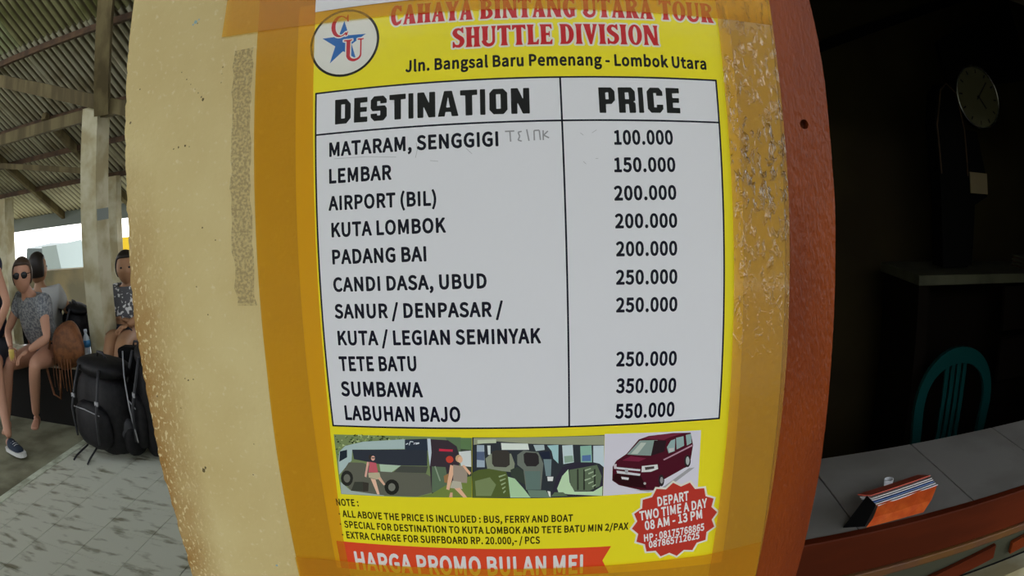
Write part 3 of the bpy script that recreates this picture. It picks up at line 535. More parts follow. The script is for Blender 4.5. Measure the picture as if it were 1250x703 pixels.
    'U': "%L%P&8%U&3%V&+%O%m%M$d%K$P%F$@%5$*${#y$d#v$L#{$@$($2$5$*$D$#$U#}$d$+$p$+%`$*%n#}&($#&2$*&9$3&;$h&;$s&9$}&;%E&; $s%p$p%a$p$e$n$W$s$]$u$f$u%b",
    'V': "%G$_#x$T#{$M$*$)%p#{&(#{&1$&&8$1&;%I&:%Q&3%R&)%J%q$}$)$t#y",
    'Y': "%D%+#{$K#z$B#|$<$)$;$3$C$Q$C$|$)%p#{&(#|&3$)&9$2&;$e&;$n&9$x&;%?&;%I&9%O&2%O&&%.%)%.$Q%6$/%3$&",
  },
  'L': {
    'C': "%e%V&,%W%u%X%N%W%L%Q%L%I%e%C%c%:%n%1%u%&%z$y%{$q%w$i%q$_%e$U%Q$R%E$P%7$Q$x$U$d$_$P$i$D$w$;${$:%&$;%5$B%;$G%C$R%F$Q%L$L%V$Y%W$U%Q$:%L$7%D$5%B$>%D$C%6$7%.$4%%$1$t$/$k$/$^$3$N$=$D$H$;$X$4$l$1%+$2%8$4%I$;%^$D%m$M%w$X&%$c&*$j&,$t&,%-&(%:%{%G%o%O&+",
    'U': "%u$2&,$q&,$s&+$s&#$f%z$e%x$d$e$c$[$g$P$o$G$x$B%*$?%7$A%?$D%F$H%N$R%Q$Y%S$a%S%x%Q%z%@%}%?&+%B&,%o&+%o&$%o%}%a%z%_%x%_$]%^$U%[$M%U$B%M$9%E$4%:$/%-$+$}$+$q$-$b$4$Z$9$P$D$H$S$F$`$G$e$G%x$E%z$2%}$2&$",
  },
  'Q': {
    'C': "%e%[&3%`&.%a%w%b%L%_%E%X%C%L%E%D%X%=%]%/%l${%r$n%j$e%]$^%K$Y%4$[$r$b$_$l$M$y$D%%$D%.$H%@$Z%K$Z%V$e%_$b%b$Z%Y$6%T$1%F$,%A$,%;$0%-$*$v$%$e$&$U$-$H$7$<$C$3$T$+$k$(%*$)%;$-%Q$5%f$H&$$T&.$b&3$t&5%(&3%3&/%B&%%H&0%L&4%V&5",
    'U': "%u$+&2$2&5$s&5$x&3${&0${%z$x%v$o%s$m%p$l$]$o$U$t$N$}$J%,$H%7$J%@$O%F$W%J$d%J%p%8%x%6%}%7&/%;&3%@&5%p&5%w&0%x&+%w%y%s%u%j%s%h%p%g$R%[$<%I$,%>$%%.#}$o$#$a$*$U$1$H$@$@$O$=$_$>%p$/%u$*%y$)&,",
  },
  'H': {
    'D': "%d$7&+$<&,%0&+%5&(%Q%a%Q$U%M$O%1$0$;$/$7$0$6$1$5&$ $g%`$e%^$e%Z$e$W$f$U$i$U$}$U%$$W%%$Z%%%^%#%`$|%`",
    'E': "%O$7$0$6$1$5$5$6&*$7&+$;&,%<&+%=&*%>&&%>%e%<%a%8%a$i%`$e%_$e%Z$e%D$f%@$j%?%5%?%9%>%:%9%9$y%5$w$j$w$f$v$e$s$e$Z$e$V$h$U%8$T%<$T%>$O%=$1%<$0%8$/",
    'S': "%b$O$0$J$4$6$J$5$^$6$c$;$d$a$d$d$b$e$X$f$U$x$U$z$V${$Y${$s$z$u$w$v$F$v$A$x$7%-$5%2$6%j$J&&$O&+%5&+%;&&%N%k%O%U%N%P%J%N%#%N${%Q${%]$z%`$v%`$h%`$e%_$e%[$e%B$f%@$i%?%>%?%C%=%M%.%O%)%O$K%;$4%5$0",
    'T': "%W%#$/$W$/$S$1$R%]$Q%`$O%`$5%a$1%b$0%f$0&&$1&*$2&+%D&,%H&+%J&*%J%f%I%b%F%a%+%`%(%^%($4%&$1",
    'I': "$m$7&,$S&,$V&+$W&)$W$4$V$1$T$/$8$/$5$0$4$2$4&&$5&*",
    'N': "%i$7$0$5$6$5&$$6&*$8&,$<&,$`&,$e&*%(%A%,%<%-%A%.&%%.&*%3&,%Q&,%U&+%W&$%W$6%V$1%T$/%P$/%-$/%($1$e$t$a$y$`$t$_$5$_$1$Y$/$;$/",
    'A': "%n%3&,%6&*%8&&%a$6%b$1%]$/%6$/%3$2%/$I%-$L%)$M$i$M$e$M$c$J$_$3$]$0$2$/$0$1$0$5$Z&*$]&+$`&, $v%Y$u%X$s%Q$j$s$j$o$m$m%$$m%&$n%($p$y%N",
    'O': "%g$R$0$M$3$>$D$7$K$5$O$6%h$L&&$R&+%8&+%<&(%L%q%S%j%T%f%T$M%>$4%8$0 $f%`$d%^$c%Z$d$W$e$U$g$U%#$U%&$W%&$Z%&%^%%%`$}%`",
    'P': "%_$7$0$6$1$5$5$6&*$7&+$;&,%3&+%E%s%L%j%L%-%3$m$i$l$e$k$e$f$d$4$c$0$_$/ $y%3$z%5${%8$z%a$w%c$g%b$e%a$e%^$e%5$i%3",
    'R': "%d$7&+$<&,%7&,%<&(%P%l%R%f%R%-%P%)%F%#%D${%N$v%R$o%R$4%P$0%L$/%)$/%#$0%#$4$}$i${$k$w$l$h$l$e$i$d$4$c$0$_$/$;$/$6$1$5$6$5&$ %#%3%$%5%%%8%$%a${%c$g%b$e%a$e%^$e%5$i%3",
    'C': "%_%3$0$O$0$J$4$6$K$5%i$7%l$=%s$K&($O&+%3&+%8&&%L%j%M%P%L%M%I%L${%L$y%N$x%[$w%`$h%`$f%`$e%]$e$[$e$V$j$U$w$U$x$Y$y$g${$i%H$i%K$i%L$g%L$J%8$4",
  },
}
TEXTS = [
  ('destination_lettering', 'S', 'MATARAM, SENGGIGI', 9.8, 95.8, 131.2, 95.9, 9.4, '15152a'),
  ('destination_lettering', 'S', 'LEMBAR', 9.4, 76.7, 56.5, 76.5, 9.5, '15152a'),
  ('destination_lettering', 'S', 'AIRPORT (BIL)', 9.5, 57.5, 87.9, 57.1, 9.3, '15152a'),
  ('destination_lettering', 'S', 'KUTA LOMBOK', 10.0, 38.6, 92.9, 38.5, 9.31, '15152a'),
  ('destination_lettering', 'S', 'PADANG BAI', 9.7, 19.5, 79.8, 19.4, 9.41, '15152a'),
  ('destination_lettering', 'S', 'CANDI DASA, UBUD', 9.8, 0.0, 119.9, -0.1, 9.31, '15152a'),
  ('destination_lettering', 'S', 'SANUR / DENPASAR /', 9.6, -19.1, 129.7, -19.7, 9.41, '15152a'),
  ('destination_lettering', 'S', 'KUTA / LEGIAN SEMINYAK', 9.9, -38.5, 154.7, -38.7, 9.61, '15152a'),
  ('destination_lettering', 'S', 'TETE BATU', 10.0, -57.6, 68.7, -57.3, 9.93, '15152a'),
  ('destination_lettering', 'S', 'SUMBAWA', 9.4, -76.6, 70.9, -76.6, 10.24, '15152a'),
  ('destination_lettering', 'S', 'LABUHAN BAJO', 9.9, -95.1, 97.4, -95.1, 10.44, '15152a'),
  ('price_lettering', 'S', '100.000', 207.4, 95.4, 249.9, 95.9, 9.31, '15152a'),
  ('price_lettering', 'S', '150.000', 206.6, 76.5, 250.7, 76.9, 9.21, '15152a'),
  ('price_lettering', 'S', '200.000', 206.4, 57.2, 250.6, 57.7, 9.11, '15152a'),
  ('price_lettering', 'S', '200.000', 206.4, 38.4, 250.6, 38.5, 9.0, '15152a'),
  ('price_lettering', 'S', '200.000', 206.6, 19.5, 250.2, 19.4, 9.1, '15152a'),
  ('price_lettering', 'S', '250.000', 206.2, 0.2, 250.1, -0.1, 9.1, '15152a'),
  ('price_lettering', 'S', '250.000', 206.0, -18.8, 250.1, -19.3, 9.2, '15152a'),
  ('price_lettering', 'S', '250.000', 206.0, -56.8, 250.2, -57.9, 9.5, '15152a'),
  ('price_lettering', 'S', '350.000', 206.2, -76.2, 250.3, -77.9, 9.8, '15152a'),
  ('price_lettering', 'S', '550.000', 205.9, -95.3, 249.8, -95.9, 10.1, '15152a'),
  ('heading_lettering', 'H', 'DESTINATION', 14.2, 118.5, 153.4, 117.5, 18.3, '14161e'),
  ('heading_lettering', 'H', 'PRICE', 198.3, 117.2, 257.5, 117.9, 18.33, '14161e'),
  ('title_lettering', 'T', 'CAHAYA BINTANG UTARA TOUR', 55.1, 189.3, 287.4, 187.7, 15.52, 'c01420'),
  ('title_lettering', 'T', 'SHUTTLE DIVISION', 99.8, 167.7, 244.2, 167.6, 15.42, 'c01420'),
  ('address_lettering', 'S', 'Jln. Bangsal Baru Pemenang - Lombok Utara', 66.7, 152.6, 278.6, 151.3, 8.01, '141414'),
  ('note_lettering', 'S', 'NOTE :', -6.7, -168.6, 12.8, -167.9, 5.76, '4a4410'),
  ('note_lettering', 'S', '-', -5.9, -178.7, -4.4, -178.7, 6.17, '4a4410'),
  ('note_lettering', 'S', 'ALL ABOVE THE PRICE IS INCLUDED : BUS, FERRY AND BOAT', -2.5, -178.7, 176.3, -178.6, 5.81, '4a4410'),
  ('note_lettering', 'S', '-', -6.4, -188.4, -4.8, -188.3, 6.26, '4a4410'),
  ('note_lettering', 'S', 'SPECIAL FOR DESTINATION TO KUTA LOMBOK AND TETE BATU MIN 2/PAX', -2.6, -188.6, 218.7, -188.6, 5.91, '4a4410'),
  ('note_lettering', 'S', '-', -6.1, -198.6, -4.4, -198.5, 6.48, '4a4410'),
  ('note_lettering', 'S', 'EXTRA CHARGE FOR SURFBOARD RP. 20.000,- / PCS', -2.6, -198.9, 151.4, -198.2, 6.22, '4a4410'),
  ('banner_lettering', 'S', 'HARGA PROMO BULAN MEI', 0.8, -229.5, 186.0, -228.1, 17.14, 'e8e4e4'),
  ('badge_lettering', 'S', 'DEPART', 240.2, -169.6, 265.3, -166.3, 7.62, 'f0ecec'),
  ('badge_lettering', 'S', 'TWO TIME A DAY', 227.3, -181.2, 280.6, -174.3, 7.72, 'f0ecec'),
  ('badge_lettering', 'S', '08 AM - 13 PM', 231.9, -190.4, 278.2, -183.9, 7.72, 'f0ecec'),
  ('badge_lettering', 'S', 'HP : 08175768865', 231.5, -201.2, 280.6, -195.6, 6.32, 'f0ecec'),
  ('badge_lettering', 'S', '087865712625', 236.0, -207.7, 277.4, -203.2, 6.02, 'f0ecec'),
]
ART = {
  'bus_picture': [
    ('76865a', [-0.4,-107.6,53.6,-106.9,96.0,-107.5,93.0,-156.5,48.8,-157.7,-1.1,-158.1,-1.1,-144.1]),
    ('7c9650', [11.6,-125.4,11.3,-124.1,12.8,-124.4]),
    ('3c4a28', [31.8,-114.0,30.4,-112.4,32.9,-111.9]),
    ('b4c08c', [8.9,-139.9,9.9,-138.3,10.8,-139.6]),
    ('3c4a28', [22.3,-116.0,20.9,-116.2,21.6,-115.1]),
    ('3c4a28', [23.2,-108.1,20.9,-108.3,22.2,-106.5]),
    ('b4c08c', [31.4,-116.6,32.0,-115.2,33.0,-116.2]),
    ('50663a', [20.6,-115.5,21.8,-114.3,22.2,-115.7]),
    ('b4c08c', [4.9,-112.3,6.0,-111.4,6.2,-112.5]),
    ('3c4a28', [41.1,-115.5,41.9,-114.1,42.8,-115.3]),
    ('7c9650', [18.3,-113.5,19.6,-112.0,20.3,-113.5]),
    ('7c9650', [49.5,-108.0,49.2,-106.9,50.5,-107.1]),
    ('3c4a28', [4.9,-135.7,6.8,-133.7,7.6,-135.8]),
    ('50663a', [2.8,-128.8,4.6,-127.6,4.7,-129.4]),
    ('2e3a1c', [15.0,-108.0,17.1,-106.6,17.2,-108.7]),
    ('b4c08c', [21.1,-107.7,18.7,-108.7,19.1,-106.6]),
    ('2e3a1c', [41.2,-115.7,41.0,-114.8,42.0,-115.0]),
    ('50663a', [19.8,-113.4,21.1,-112.0,21.7,-113.5]),
    ('3c4a28', [28.1,-117.1,26.6,-117.5,27.1,-116.3]),
    ('50663a', [29.8,-117.4,27.4,-116.7,29.6,-115.1]),
    ('96a86a', [10.1,-110.0,7.9,-109.2,10.1,-107.9]),
    ('7c9650', [48.5,-110.8,47.7,-109.5,49.4,-109.5]),
    ('3c4a28', [46.1,-113.2,46.9,-112.5,47.1,-113.4]),
    ('b4c08c', [13.8,-114.1,15.4,-112.6,15.9,-114.4]),
    ('b4c08c', [53.6,-111.3,52.0,-112.1,52.2,-110.4]),
    ('96a86a', [53.0,-109.9,52.7,-108.7,54.1,-108.9]),
    ('50663a', [1.1,-128.7,1.2,-127.1,2.7,-127.7]),
    ('7c9650', [33.3,-110.2,32.8,-108.8,34.6,-109.0]),
    ('3c4a28', [1.2,-120.4,-0.7,-119.9,1.1,-118.6]),
    ('3c4a28', [18.3,-111.4,17.1,-110.8,18.6,-110.2]),
    ('3c4a28', [13.9,-115.7,14.4,-114.7,15.1,-115.5]),
    ('50663a', [37.2,-108.6,37.1,-107.0,38.7,-107.6]),
    ('2e3a1c', [12.7,-114.1,12.9,-112.6,14.3,-113.3]),
    ('96a86a', [33.3,-116.9,31.2,-116.7,32.7,-115.2]),
    ('50663a', [2.1,-132.2,1.7,-131.1,3.1,-131.2]),
    ('3c4a28', [13.7,-111.8,11.8,-111.8,13.0,-110.3]),
    ('3c4a28', [9.3,-117.5,9.2,-115.4,11.3,-116.1]),
    ('50663a', [19.0,-108.8,19.5,-107.6,20.4,-108.5]),
    ('2e3a1c', [25.3,-114.0,24.9,-112.9,26.3,-113.0]),
    ('3c4a28', [49.4,-107.8,50.1,-107.2,50.3,-107.9]),
    ('96a86a', [51.7,-110.8,53.5,-109.1,54.2,-111.2]),
    ('50663a', [-0.2,-123.4,0.5,-121.3,2.1,-122.5]),
    ('50663a', [28.2,-116.5,29.5,-114.5,30.6,-116.3]),
    ('3c4a28', [6.1,-115.8,6.5,-114.9,7.1,-115.6]),
    ('2e3a1c', [49.1,-116.4,48.4,-114.4,50.8,-114.7]),
    ('2e3a1c', [27.7,-108.5,25.9,-108.3,27.2,-107.1]),
    ('50663a', [28.4,-112.1,28.0,-110.0,30.4,-110.5]),
    ('2e3a1c', [2.9,-139.6,3.8,-137.9,4.9,-139.1]),
    ('96a86a', [19.0,-109.6,19.8,-108.1,20.9,-109.3]),
    ('2e3a1c', [14.3,-116.4,11.8,-116.9,13.0,-114.8]),
    ('96a86a', [26.1,-113.2,26.5,-111.8,27.7,-112.7]),
    ('2e3a1c', [15.1,-113.4,14.1,-112.3,15.9,-112.0]),
    ('b4c08c', [46.7,-114.1,45.7,-114.4,45.9,-113.6]),
    ('50663a', [52.1,-115.2,51.6,-114.4,52.7,-114.4]),
    ('50663a', [9.5,-110.6,8.3,-109.9,9.9,-109.2]),
    ('3c4a28', [21.2,-109.2,19.7,-109.4,20.4,-108.2]),
    ('7c9650', [1.2,-123.6,0.4,-122.0,2.6,-122.0]),
    ('b4c08c', [43.7,-113.3,42.4,-112.5,43.9,-111.8]),
    ('2e3a1c', [41.8,-110.7,40.1,-109.2,42.6,-108.5]),
    ('b4c08c', [14.9,-112.9,12.8,-113.6,13.5,-111.7]),
    ('3c4a28', [13.0,-112.0,12.1,-111.6,13.1,-111.1]),
    ('7c9650', [44.0,-109.2,42.3,-109.4,43.1,-108.0]),
    ('7c9650', [35.1,-116.6,35.1,-114.6,37.1,-115.4]),
    ('b4c08c', [16.8,-113.5,17.2,-111.5,19.1,-112.6]),
    ('2e3a1c', [6.3,-132.4,5.2,-132.7,5.6,-131.8]),
    ('2e3a1c', [36.7,-111.2,34.8,-110.3,36.9,-109.2]),
    ('50663a', [1.2,-112.4,1.4,-110.8,2.9,-111.5]),
    ('3c4a28', [31.0,-115.1,31.3,-114.3,32.0,-114.8]),
    ('3c4a28', [30.4,-109.3,28.5,-109.7,29.2,-108.2]),
    ('96a86a', [2.0,-118.7,2.9,-117.1,4.0,-118.4]),
    ('b4c08c', [53.0,-113.3,53.1,-111.8,54.5,-112.5]),
    ('2e3a1c', [13.8,-114.7,12.9,-112.7,15.5,-112.8]),
    ('96a86a', [19.8,-110.1,21.2,-108.1,22.4,-109.8]),
    ('7c9650', [21.8,-113.1,23.2,-111.7,23.7,-113.3]),
    ('2e3a1c', [27.7,-113.8,25.2,-114.1,26.5,-112.1]),
    ('3c4a28', [26.2,-112.0,27.8,-110.6,28.3,-112.4]),
    ('3c4a28', [40.1,-108.6,38.7,-108.5,39.6,-107.5]),
    ('50663a', [27.7,-117.5,26.8,-115.7,29.2,-115.7]),
    ('50663a', [36.0,-116.1,35.5,-114.5,37.4,-114.8]),
    ('96a86a', [47.6,-109.7,48.1,-108.5,48.9,-109.4]),
    ('96a86a', [8.3,-119.5,8.8,-118.2,9.8,-119.1]),
    ('3c4a28', [23.9,-114.6,21.7,-114.5,23.2,-112.9]),
    ('7c9650', [44.9,-115.5,43.9,-114.2,45.8,-113.9]),
    ('2e3a1c', [-0.4,-138.9,1.2,-137.0,2.1,-138.8]),
    ('7c9650', [25.6,-109.7,25.8,-108.5,26.9,-109.1]),
    ('50663a', [3.1,-115.1,4.0,-114.0,4.5,-115.1]),
    ('50663a', [7.3,-127.4,5.1,-128.3,5.6,-126.4]),
    ('2e3a1c', [10.8,-109.2,9.5,-109.5,9.9,-108.4]),
    ('b4c08c', [7.9,-116.1,5.3,-117.1,5.9,-114.9]),
    ('b4c08c', [31.9,-113.9,31.1,-113.5,31.9,-113.0]),
    ('b4c08c', [20.7,-108.6,21.2,-106.8,22.7,-107.8]),
    ('7c9650', [22.0,-112.9,20.9,-112.7,21.9,-111.9]),
    ('3c4a28', [24.7,-111.9,22.9,-111.6,24.3,-110.4]),
    ('50663a', [49.9,-110.7,50.5,-108.8,52.1,-110.0]),
    ('2e3a1c', [34.8,-114.1,35.9,-112.0,37.3,-113.7]),
    ('2e3a1c', [40.4,-117.2,39.6,-115.6,41.6,-115.6]),
    ('7c9650', [36.7,-112.0,35.8,-111.7,36.6,-111.1]),
    ('96a86a', [30.9,-109.4,30.7,-107.7,32.6,-108.2]),
    ('3c4a28', [21.0,-116.7,19.3,-117.0,20.0,-115.6]),
    ('3c4a28', [7.0,-119.2,6.5,-117.4,8.7,-117.7]),
    ('7c9650', [16.3,-109.7,17.0,-108.2,18.1,-109.2]),
    ('7c9650', [1.5,-131.8,0.7,-130.1,3.1,-130.1]),
    ('96a86a', [23.0,-108.0,21.6,-108.5,22.0,-107.3]),
    ('50663a', [0.5,-124.5,1.0,-123.2,2.0,-124.0]),
    ('2e3a1c', [46.1,-116.3,46.8,-114.9,47.8,-116.0]),
    ('2e3a1c', [19.6,-116.1,18.5,-115.9,19.5,-115.2]),
    ('7c9650', [38.4,-112.5,35.9,-113.0,37.0,-110.9]),
    ('7c9650', [8.6,-121.5,9.6,-119.6,10.9,-121.0]),
    ('3c4a28', [4.4,-127.9,5.4,-125.8,6.9,-127.3]),
    ('50663a', [29.4,-112.9,28.2,-112.7,29.2,-111.8]),
    ('3c4a28', [20.7,-113.5,20.5,-111.9,22.3,-112.4]),
    ('3c4a28', [37.7,-110.6,36.4,-109.0,38.8,-108.7]),
    ('96a86a', [8.4,-128.1,8.8,-127.1,9.6,-127.7]),
    ('3c4a28', [27.9,-112.5,26.1,-112.5,27.2,-111.2]),
    ('2e3a1c', [7.9,-133.8,9.9,-132.0,10.4,-134.2]),
    ('2e3a1c', [31.8,-116.9,29.3,-117.2,30.5,-115.2]),
    ('2e3a1c', [35.1,-107.9,33.6,-107.8,34.8,-106.7]),
    ('50663a', [28.3,-108.2,27.0,-107.6,28.4,-106.9]),
    ('2e3a1c', [37.8,-108.9,37.3,-106.9,39.6,-107.4]),
    ('2e3a1c', [38.0,-114.4,38.6,-113.1,39.5,-114.1]),
    ('2e3a1c', [46.7,-111.7,45.5,-110.1,47.7,-109.9]),
    ('b4c08c', [42.0,-111.4,42.2,-109.4,44.1,-110.4]),
    ('7c9650', [27.4,-114.8,26.1,-113.7,28.0,-113.2]),
    ('b4c08c', [26.8,-108.3,27.0,-106.8,28.4,-107.5]),
    ('50663a', [7.7,-137.3,5.9,-136.3,8.1,-135.3]),
    ('96a86a', [23.9,-110.7,25.3,-109.7,25.5,-111.1]),
    ('96a86a', [14.5,-112.2,13.5,-110.4,16.0,-110.4]),
    ('2e3a1c', [12.6,-113.2,10.9,-113.3,11.8,-112.0]),
    ('2e3a1c', [7.0,-127.4,5.2,-127.4,6.3,-126.1]),
    ('96a86a', [22.2,-110.6,22.3,-109.7,23.1,-110.1]),
    ('96a86a', [21.9,-111.1,22.7,-110.5,22.8,-111.3]),
    ('2e3a1c', [14.1,-111.7,12.9,-111.3,14.1,-110.6]),
    ('50663a', [19.3,-108.7,19.5,-107.8,20.3,-108.3]),
    ('b4c08c', [51.1,-115.9,52.8,-114.4,53.2,-116.4]),
    ('50663a', [13.7,-111.1,13.5,-109.1,15.7,-109.6]),
    ('3c4a28', [19.1,-107.9,17.4,-108.3,18.0,-106.9]),
    ('2e3a1c', [1.5,-109.2,0.3,-109.3,1.0,-108.4]),
    ('b4c08c', [27.4,-109.4,25.8,-108.7,27.5,-107.8]),
    ('b4c08c', [18.5,-112.7,18.5,-111.3,19.9,-111.8]),
    ('50663a', [18.3,-113.6,15.7,-114.3,16.7,-112.1]),
    ('3c4a28', [9.3,-121.5,8.6,-120.1,10.5,-120.1]),
    ('7c9650', [36.2,-116.4,36.4,-115.3,37.3,-116.0]),
    ('b4c08c', [21.6,-117.0,20.0,-117.0,21.0,-115.8]),
    ('96a86a', [24.8,-112.3,23.0,-111.4,25.0,-110.4]),
    ('b4c08c', [26.8,-115.5,27.0,-113.3,29.1,-114.4]),
    ('2e3a1c', [1.4,-114.1,2.5,-112.2,3.8,-113.7]),
    ('7c9650', [41.5,-113.5,40.4,-113.4,41.2,-112.6]),
    ('7c9650', [1.6,-127.9,0.9,-127.2,2.0,-127.0]),
    ('5a7052', [84.9,-107.6,95.8,-107.7,94.5,-129.7,91.4,-126.8]),
    ('a6b8b8', [2.4,-121.5,7.8,-116.4,22.3,-112.4,55.1,-109.3,54.6,-117.2,13.1,-119.2,11.5,-128.4,5.5,-134.7,-0.2,-141.0,0.5,-130.0]),
    ('a0aca6', [-0.1,-147.1,7.7,-154.4,34.1,-155.9,34.0,-157.4,-0.8,-157.8]),
    ('5f5f54', [1.9,-139.9,9.0,-130.0,20.3,-129.7,32.6,-136.2,43.6,-136.3,67.9,-136.9,72.1,-139.8,71.5,-152.8,59.9,-156.7,34.0,-156.9,7.7,-154.4,2.9,-146.9]),
    ('30343e', [13.1,-119.3,70.8,-116.9,69.7,-130.5,49.6,-130.8,33.3,-130.3,13.6,-127.1]),
    ('2c3442', [54.7,-109.7,72.7,-108.6,72.7,-118.0,54.0,-117.5]),
    ('3a3038', [73.4,-109.0,86.5,-109.7,92.6,-114.5,94.1,-122.5,91.5,-152.3,71.4,-153.8,71.5,-130.0]),
    ('bcc6d2', [71.4,-108.6,73.8,-108.6,73.8,-119.4,71.7,-131.0,71.2,-117.6]),
    ('222a34', [3.0,-121.2,8.9,-119.5,8.2,-125.8,1.3,-129.9]),
    ('a8bca6', [33.3,-130.3,49.8,-130.8,42.2,-136.6,33.5,-136.4]),
    ('484a44', [49.6,-131.1,70.1,-131.0,68.3,-136.7,43.6,-136.4]),
    ('5a6c56', [73.2,-130.9,83.3,-131.2,85.3,-152.4,71.5,-152.8]),
    ('8a9a84', [75.0,-130.9,75.9,-130.4,78.9,-142.6,78.0,-143.1]),
    ('c03048', [79.5,-116.5,89.6,-117.0,89.3,-118.8,79.4,-118.4]),
    ('c04434', [89.5,-124.9,89.2,-126.2,88.3,-127.2,87.2,-127.7,85.9,-127.8,84.9,-127.2,84.2,-126.2,84.0,-125.0,84.3,-123.7,85.2,-122.7,86.3,-122.2,87.5,-122.2,88.6,-122.7,89.3,-123.7]),
    ('2a2a26', [10.8,-143.4,9.9,-146.4,8.2,-148.8,6.0,-150.3,3.7,-150.4,1.9,-149.2,0.8,-146.9,0.7,-144.0,1.6,-141.1,3.3,-138.6,5.5,-137.2,7.7,-137.1,9.6,-138.3,10.7,-140.5]),
    ('6a6a60', [8.5,-143.5,8.0,-145.2,7.1,-146.5,5.9,-147.3,4.7,-147.4,3.7,-146.7,3.1,-145.5,3.0,-143.9,3.5,-142.3,4.4,-140.9,5.6,-140.2,6.8,-140.1,7.8,-140.7,8.4,-142.0]),
    ('242420', [46.6,-149.1,45.8,-152.1,43.9,-154.5,41.5,-155.9,38.9,-156.1,36.7,-154.9,35.4,-152.6,35.1,-149.7,36.0,-146.7,37.9,-144.3,40.3,-142.9,42.8,-142.8,45.0,-144.0,46.4,-146.2]),
    ('76766c', [43.7,-149.3,43.2,-150.8,42.3,-152.0,41.2,-152.7,39.9,-152.8,38.9,-152.2,38.2,-151.0,38.1,-149.5,38.5,-148.0,39.4,-146.8,40.6,-146.0,41.9,-146.0,42.9,-146.6,43.6,-147.8]),
    ('c8d0d8', [55.0,-113.2,56.7,-112.3,57.0,-112.9,55.3,-113.9]),
    ('c8d0d8', [57.4,-113.7,58.5,-110.8,58.8,-111.5,57.7,-114.3]),
    ('c8d0d8', [58.5,-110.8,60.7,-111.0,61.0,-111.7,58.8,-111.5]),
    ('c8d0d8', [61.0,-113.1,61.6,-111.7,61.9,-112.3,61.3,-113.8]),
    ('c8d0d8', [62.3,-112.9,65.0,-112.1,65.3,-112.7,62.6,-113.5]),
    ('c8d0d8', [62.0,-112.0,65.2,-111.7,65.5,-112.4,62.3,-112.6]),
    ('3c3e36', [7.7,-154.4,11.6,-146.4,18.4,-146.0,17.3,-154.2]),
    ('3a3630', [18.4,-146.0,23.0,-146.7,21.7,-154.0,17.3,-154.5]),
    ('708040', [71.4,-153.8,82.2,-146.5,93.8,-140.3,92.8,-156.6,59.8,-157.0]),
    ('38302c', [28.7,-124.8,28.1,-126.4,27.1,-127.2,26.0,-127.0,25.4,-125.8,25.5,-124.2,26.4,-122.9,27.6,-122.6,28.5,-123.3]),
    ('d8a898', [30.4,-125.5,29.8,-126.9,28.8,-127.7,27.8,-127.5,27.2,-126.4,27.4,-124.9,28.2,-123.8,29.3,-123.5,30.2,-124.2]),
    ('404040', [27.6,-124.9,30.4,-124.8,30.1,-125.7,27.7,-125.8]),
    ('c05a66', [25.9,-128.7,30.8,-129.4,31.5,-137.5,23.9,-137.6]),
    ('d8a898', [23.7,-128.8,25.3,-128.9,21.7,-142.0,20.3,-141.2]),
    ('b8ac90', [23.6,-138.1,32.5,-137.2,33.1,-142.2,29.8,-143.4,23.6,-141.9]),
    ('dcb49c', [24.9,-142.6,28.8,-143.4,30.6,-156.2,28.7,-156.3]),
    ('d0a890', [30.5,-142.3,33.0,-141.2,36.1,-147.1,34.8,-148.2]),
    ('3a4238', [95.8,-107.7,103.8,-107.8,101.1,-156.4,92.8,-156.6]),
    ('5c7850', [95.8,-107.7,103.8,-107.8,103.3,-117.3,95.3,-116.4]),
    ('ccd0d0', [93.8,-118.7,102.7,-117.7,102.2,-130.8,94.6,-130.1]),
    ('708040', [93.8,-140.3,102.1,-138.3,101.1,-156.4,92.1,-156.6]),
    ('96704a', [81.4,-138.6,85.1,-136.4,84.1,-144.4,81.5,-144.0]),
    ('dcae90', [86.9,-129.3,90.5,-130.5,84.7,-150.4,82.5,-149.7]),
    ('9a8c80', [89.1,-129.2,97.2,-130.4,99.0,-136.4,98.3,-144.2,88.1,-143.4]),
    ('dcae90', [95.4,-129.6,97.3,-129.4,101.8,-135.9,100.3,-137.5]),
    ('c4a078', [95.9,-124.1,95.3,-125.9,94.0,-127.0,92.5,-127.0,91.4,-125.9,91.0,-124.1,91.6,-122.3,92.9,-121.2,94.4,-121.2,95.5,-122.3]),
    ('dcae90', [96.3,-125.0,95.9,-126.6,94.9,-127.6,93.7,-127.6,92.8,-126.6,92.5,-125.1,93.0,-123.5,94.0,-122.5,95.2,-122.5,96.1,-123.5]),
    ('b4ae9e', [87.6,-142.4,94.0,-143.3,94.7,-149.3,85.4,-148.6]),
    ('dcae90', [88.7,-148.9,92.8,-148.3,97.8,-156.5,94.8,-156.5]),
    ('d0a488', [85.3,-152.4,87.1,-152.4,86.8,-156.5,84.1,-156.5]),
  ],
  'interior_picture': [
    ('30343a', [104.1,-107.5,147.7,-107.8,198.3,-107.9,198.1,-157.6,150.4,-157.6,101.4,-156.9]),
    ('92967e', [105.1,-108.0,147.7,-108.0,198.1,-108.4,198.2,-115.7,147.6,-113.1,121.9,-110.7,104.8,-113.4]),
    ('b8c0a8', [107.7,-109.5,121.1,-109.1,121.0,-112.0,107.6,-112.4]),
    ('d6dcd6', [124.5,-112.0,143.6,-112.8,144.4,-117.7,124.8,-117.4]),
    ('9caab8', [107.1,-113.6,112.4,-113.6,112.0,-131.3,106.2,-131.3]),
    ('54607c', [106.8,-118.8,112.3,-118.8,111.9,-125.8,106.5,-125.3]),
    ('c8d0d0', [114.6,-113.9,116.9,-113.9,116.6,-121.3,114.8,-121.3]),
    ('a8b8bc', [147.5,-113.9,155.1,-114.0,155.5,-118.0,149.2,-118.8]),
    ('9cc0c4', [157.3,-114.6,165.3,-114.3,165.2,-129.2,161.6,-125.1,160.4,-119.1]),
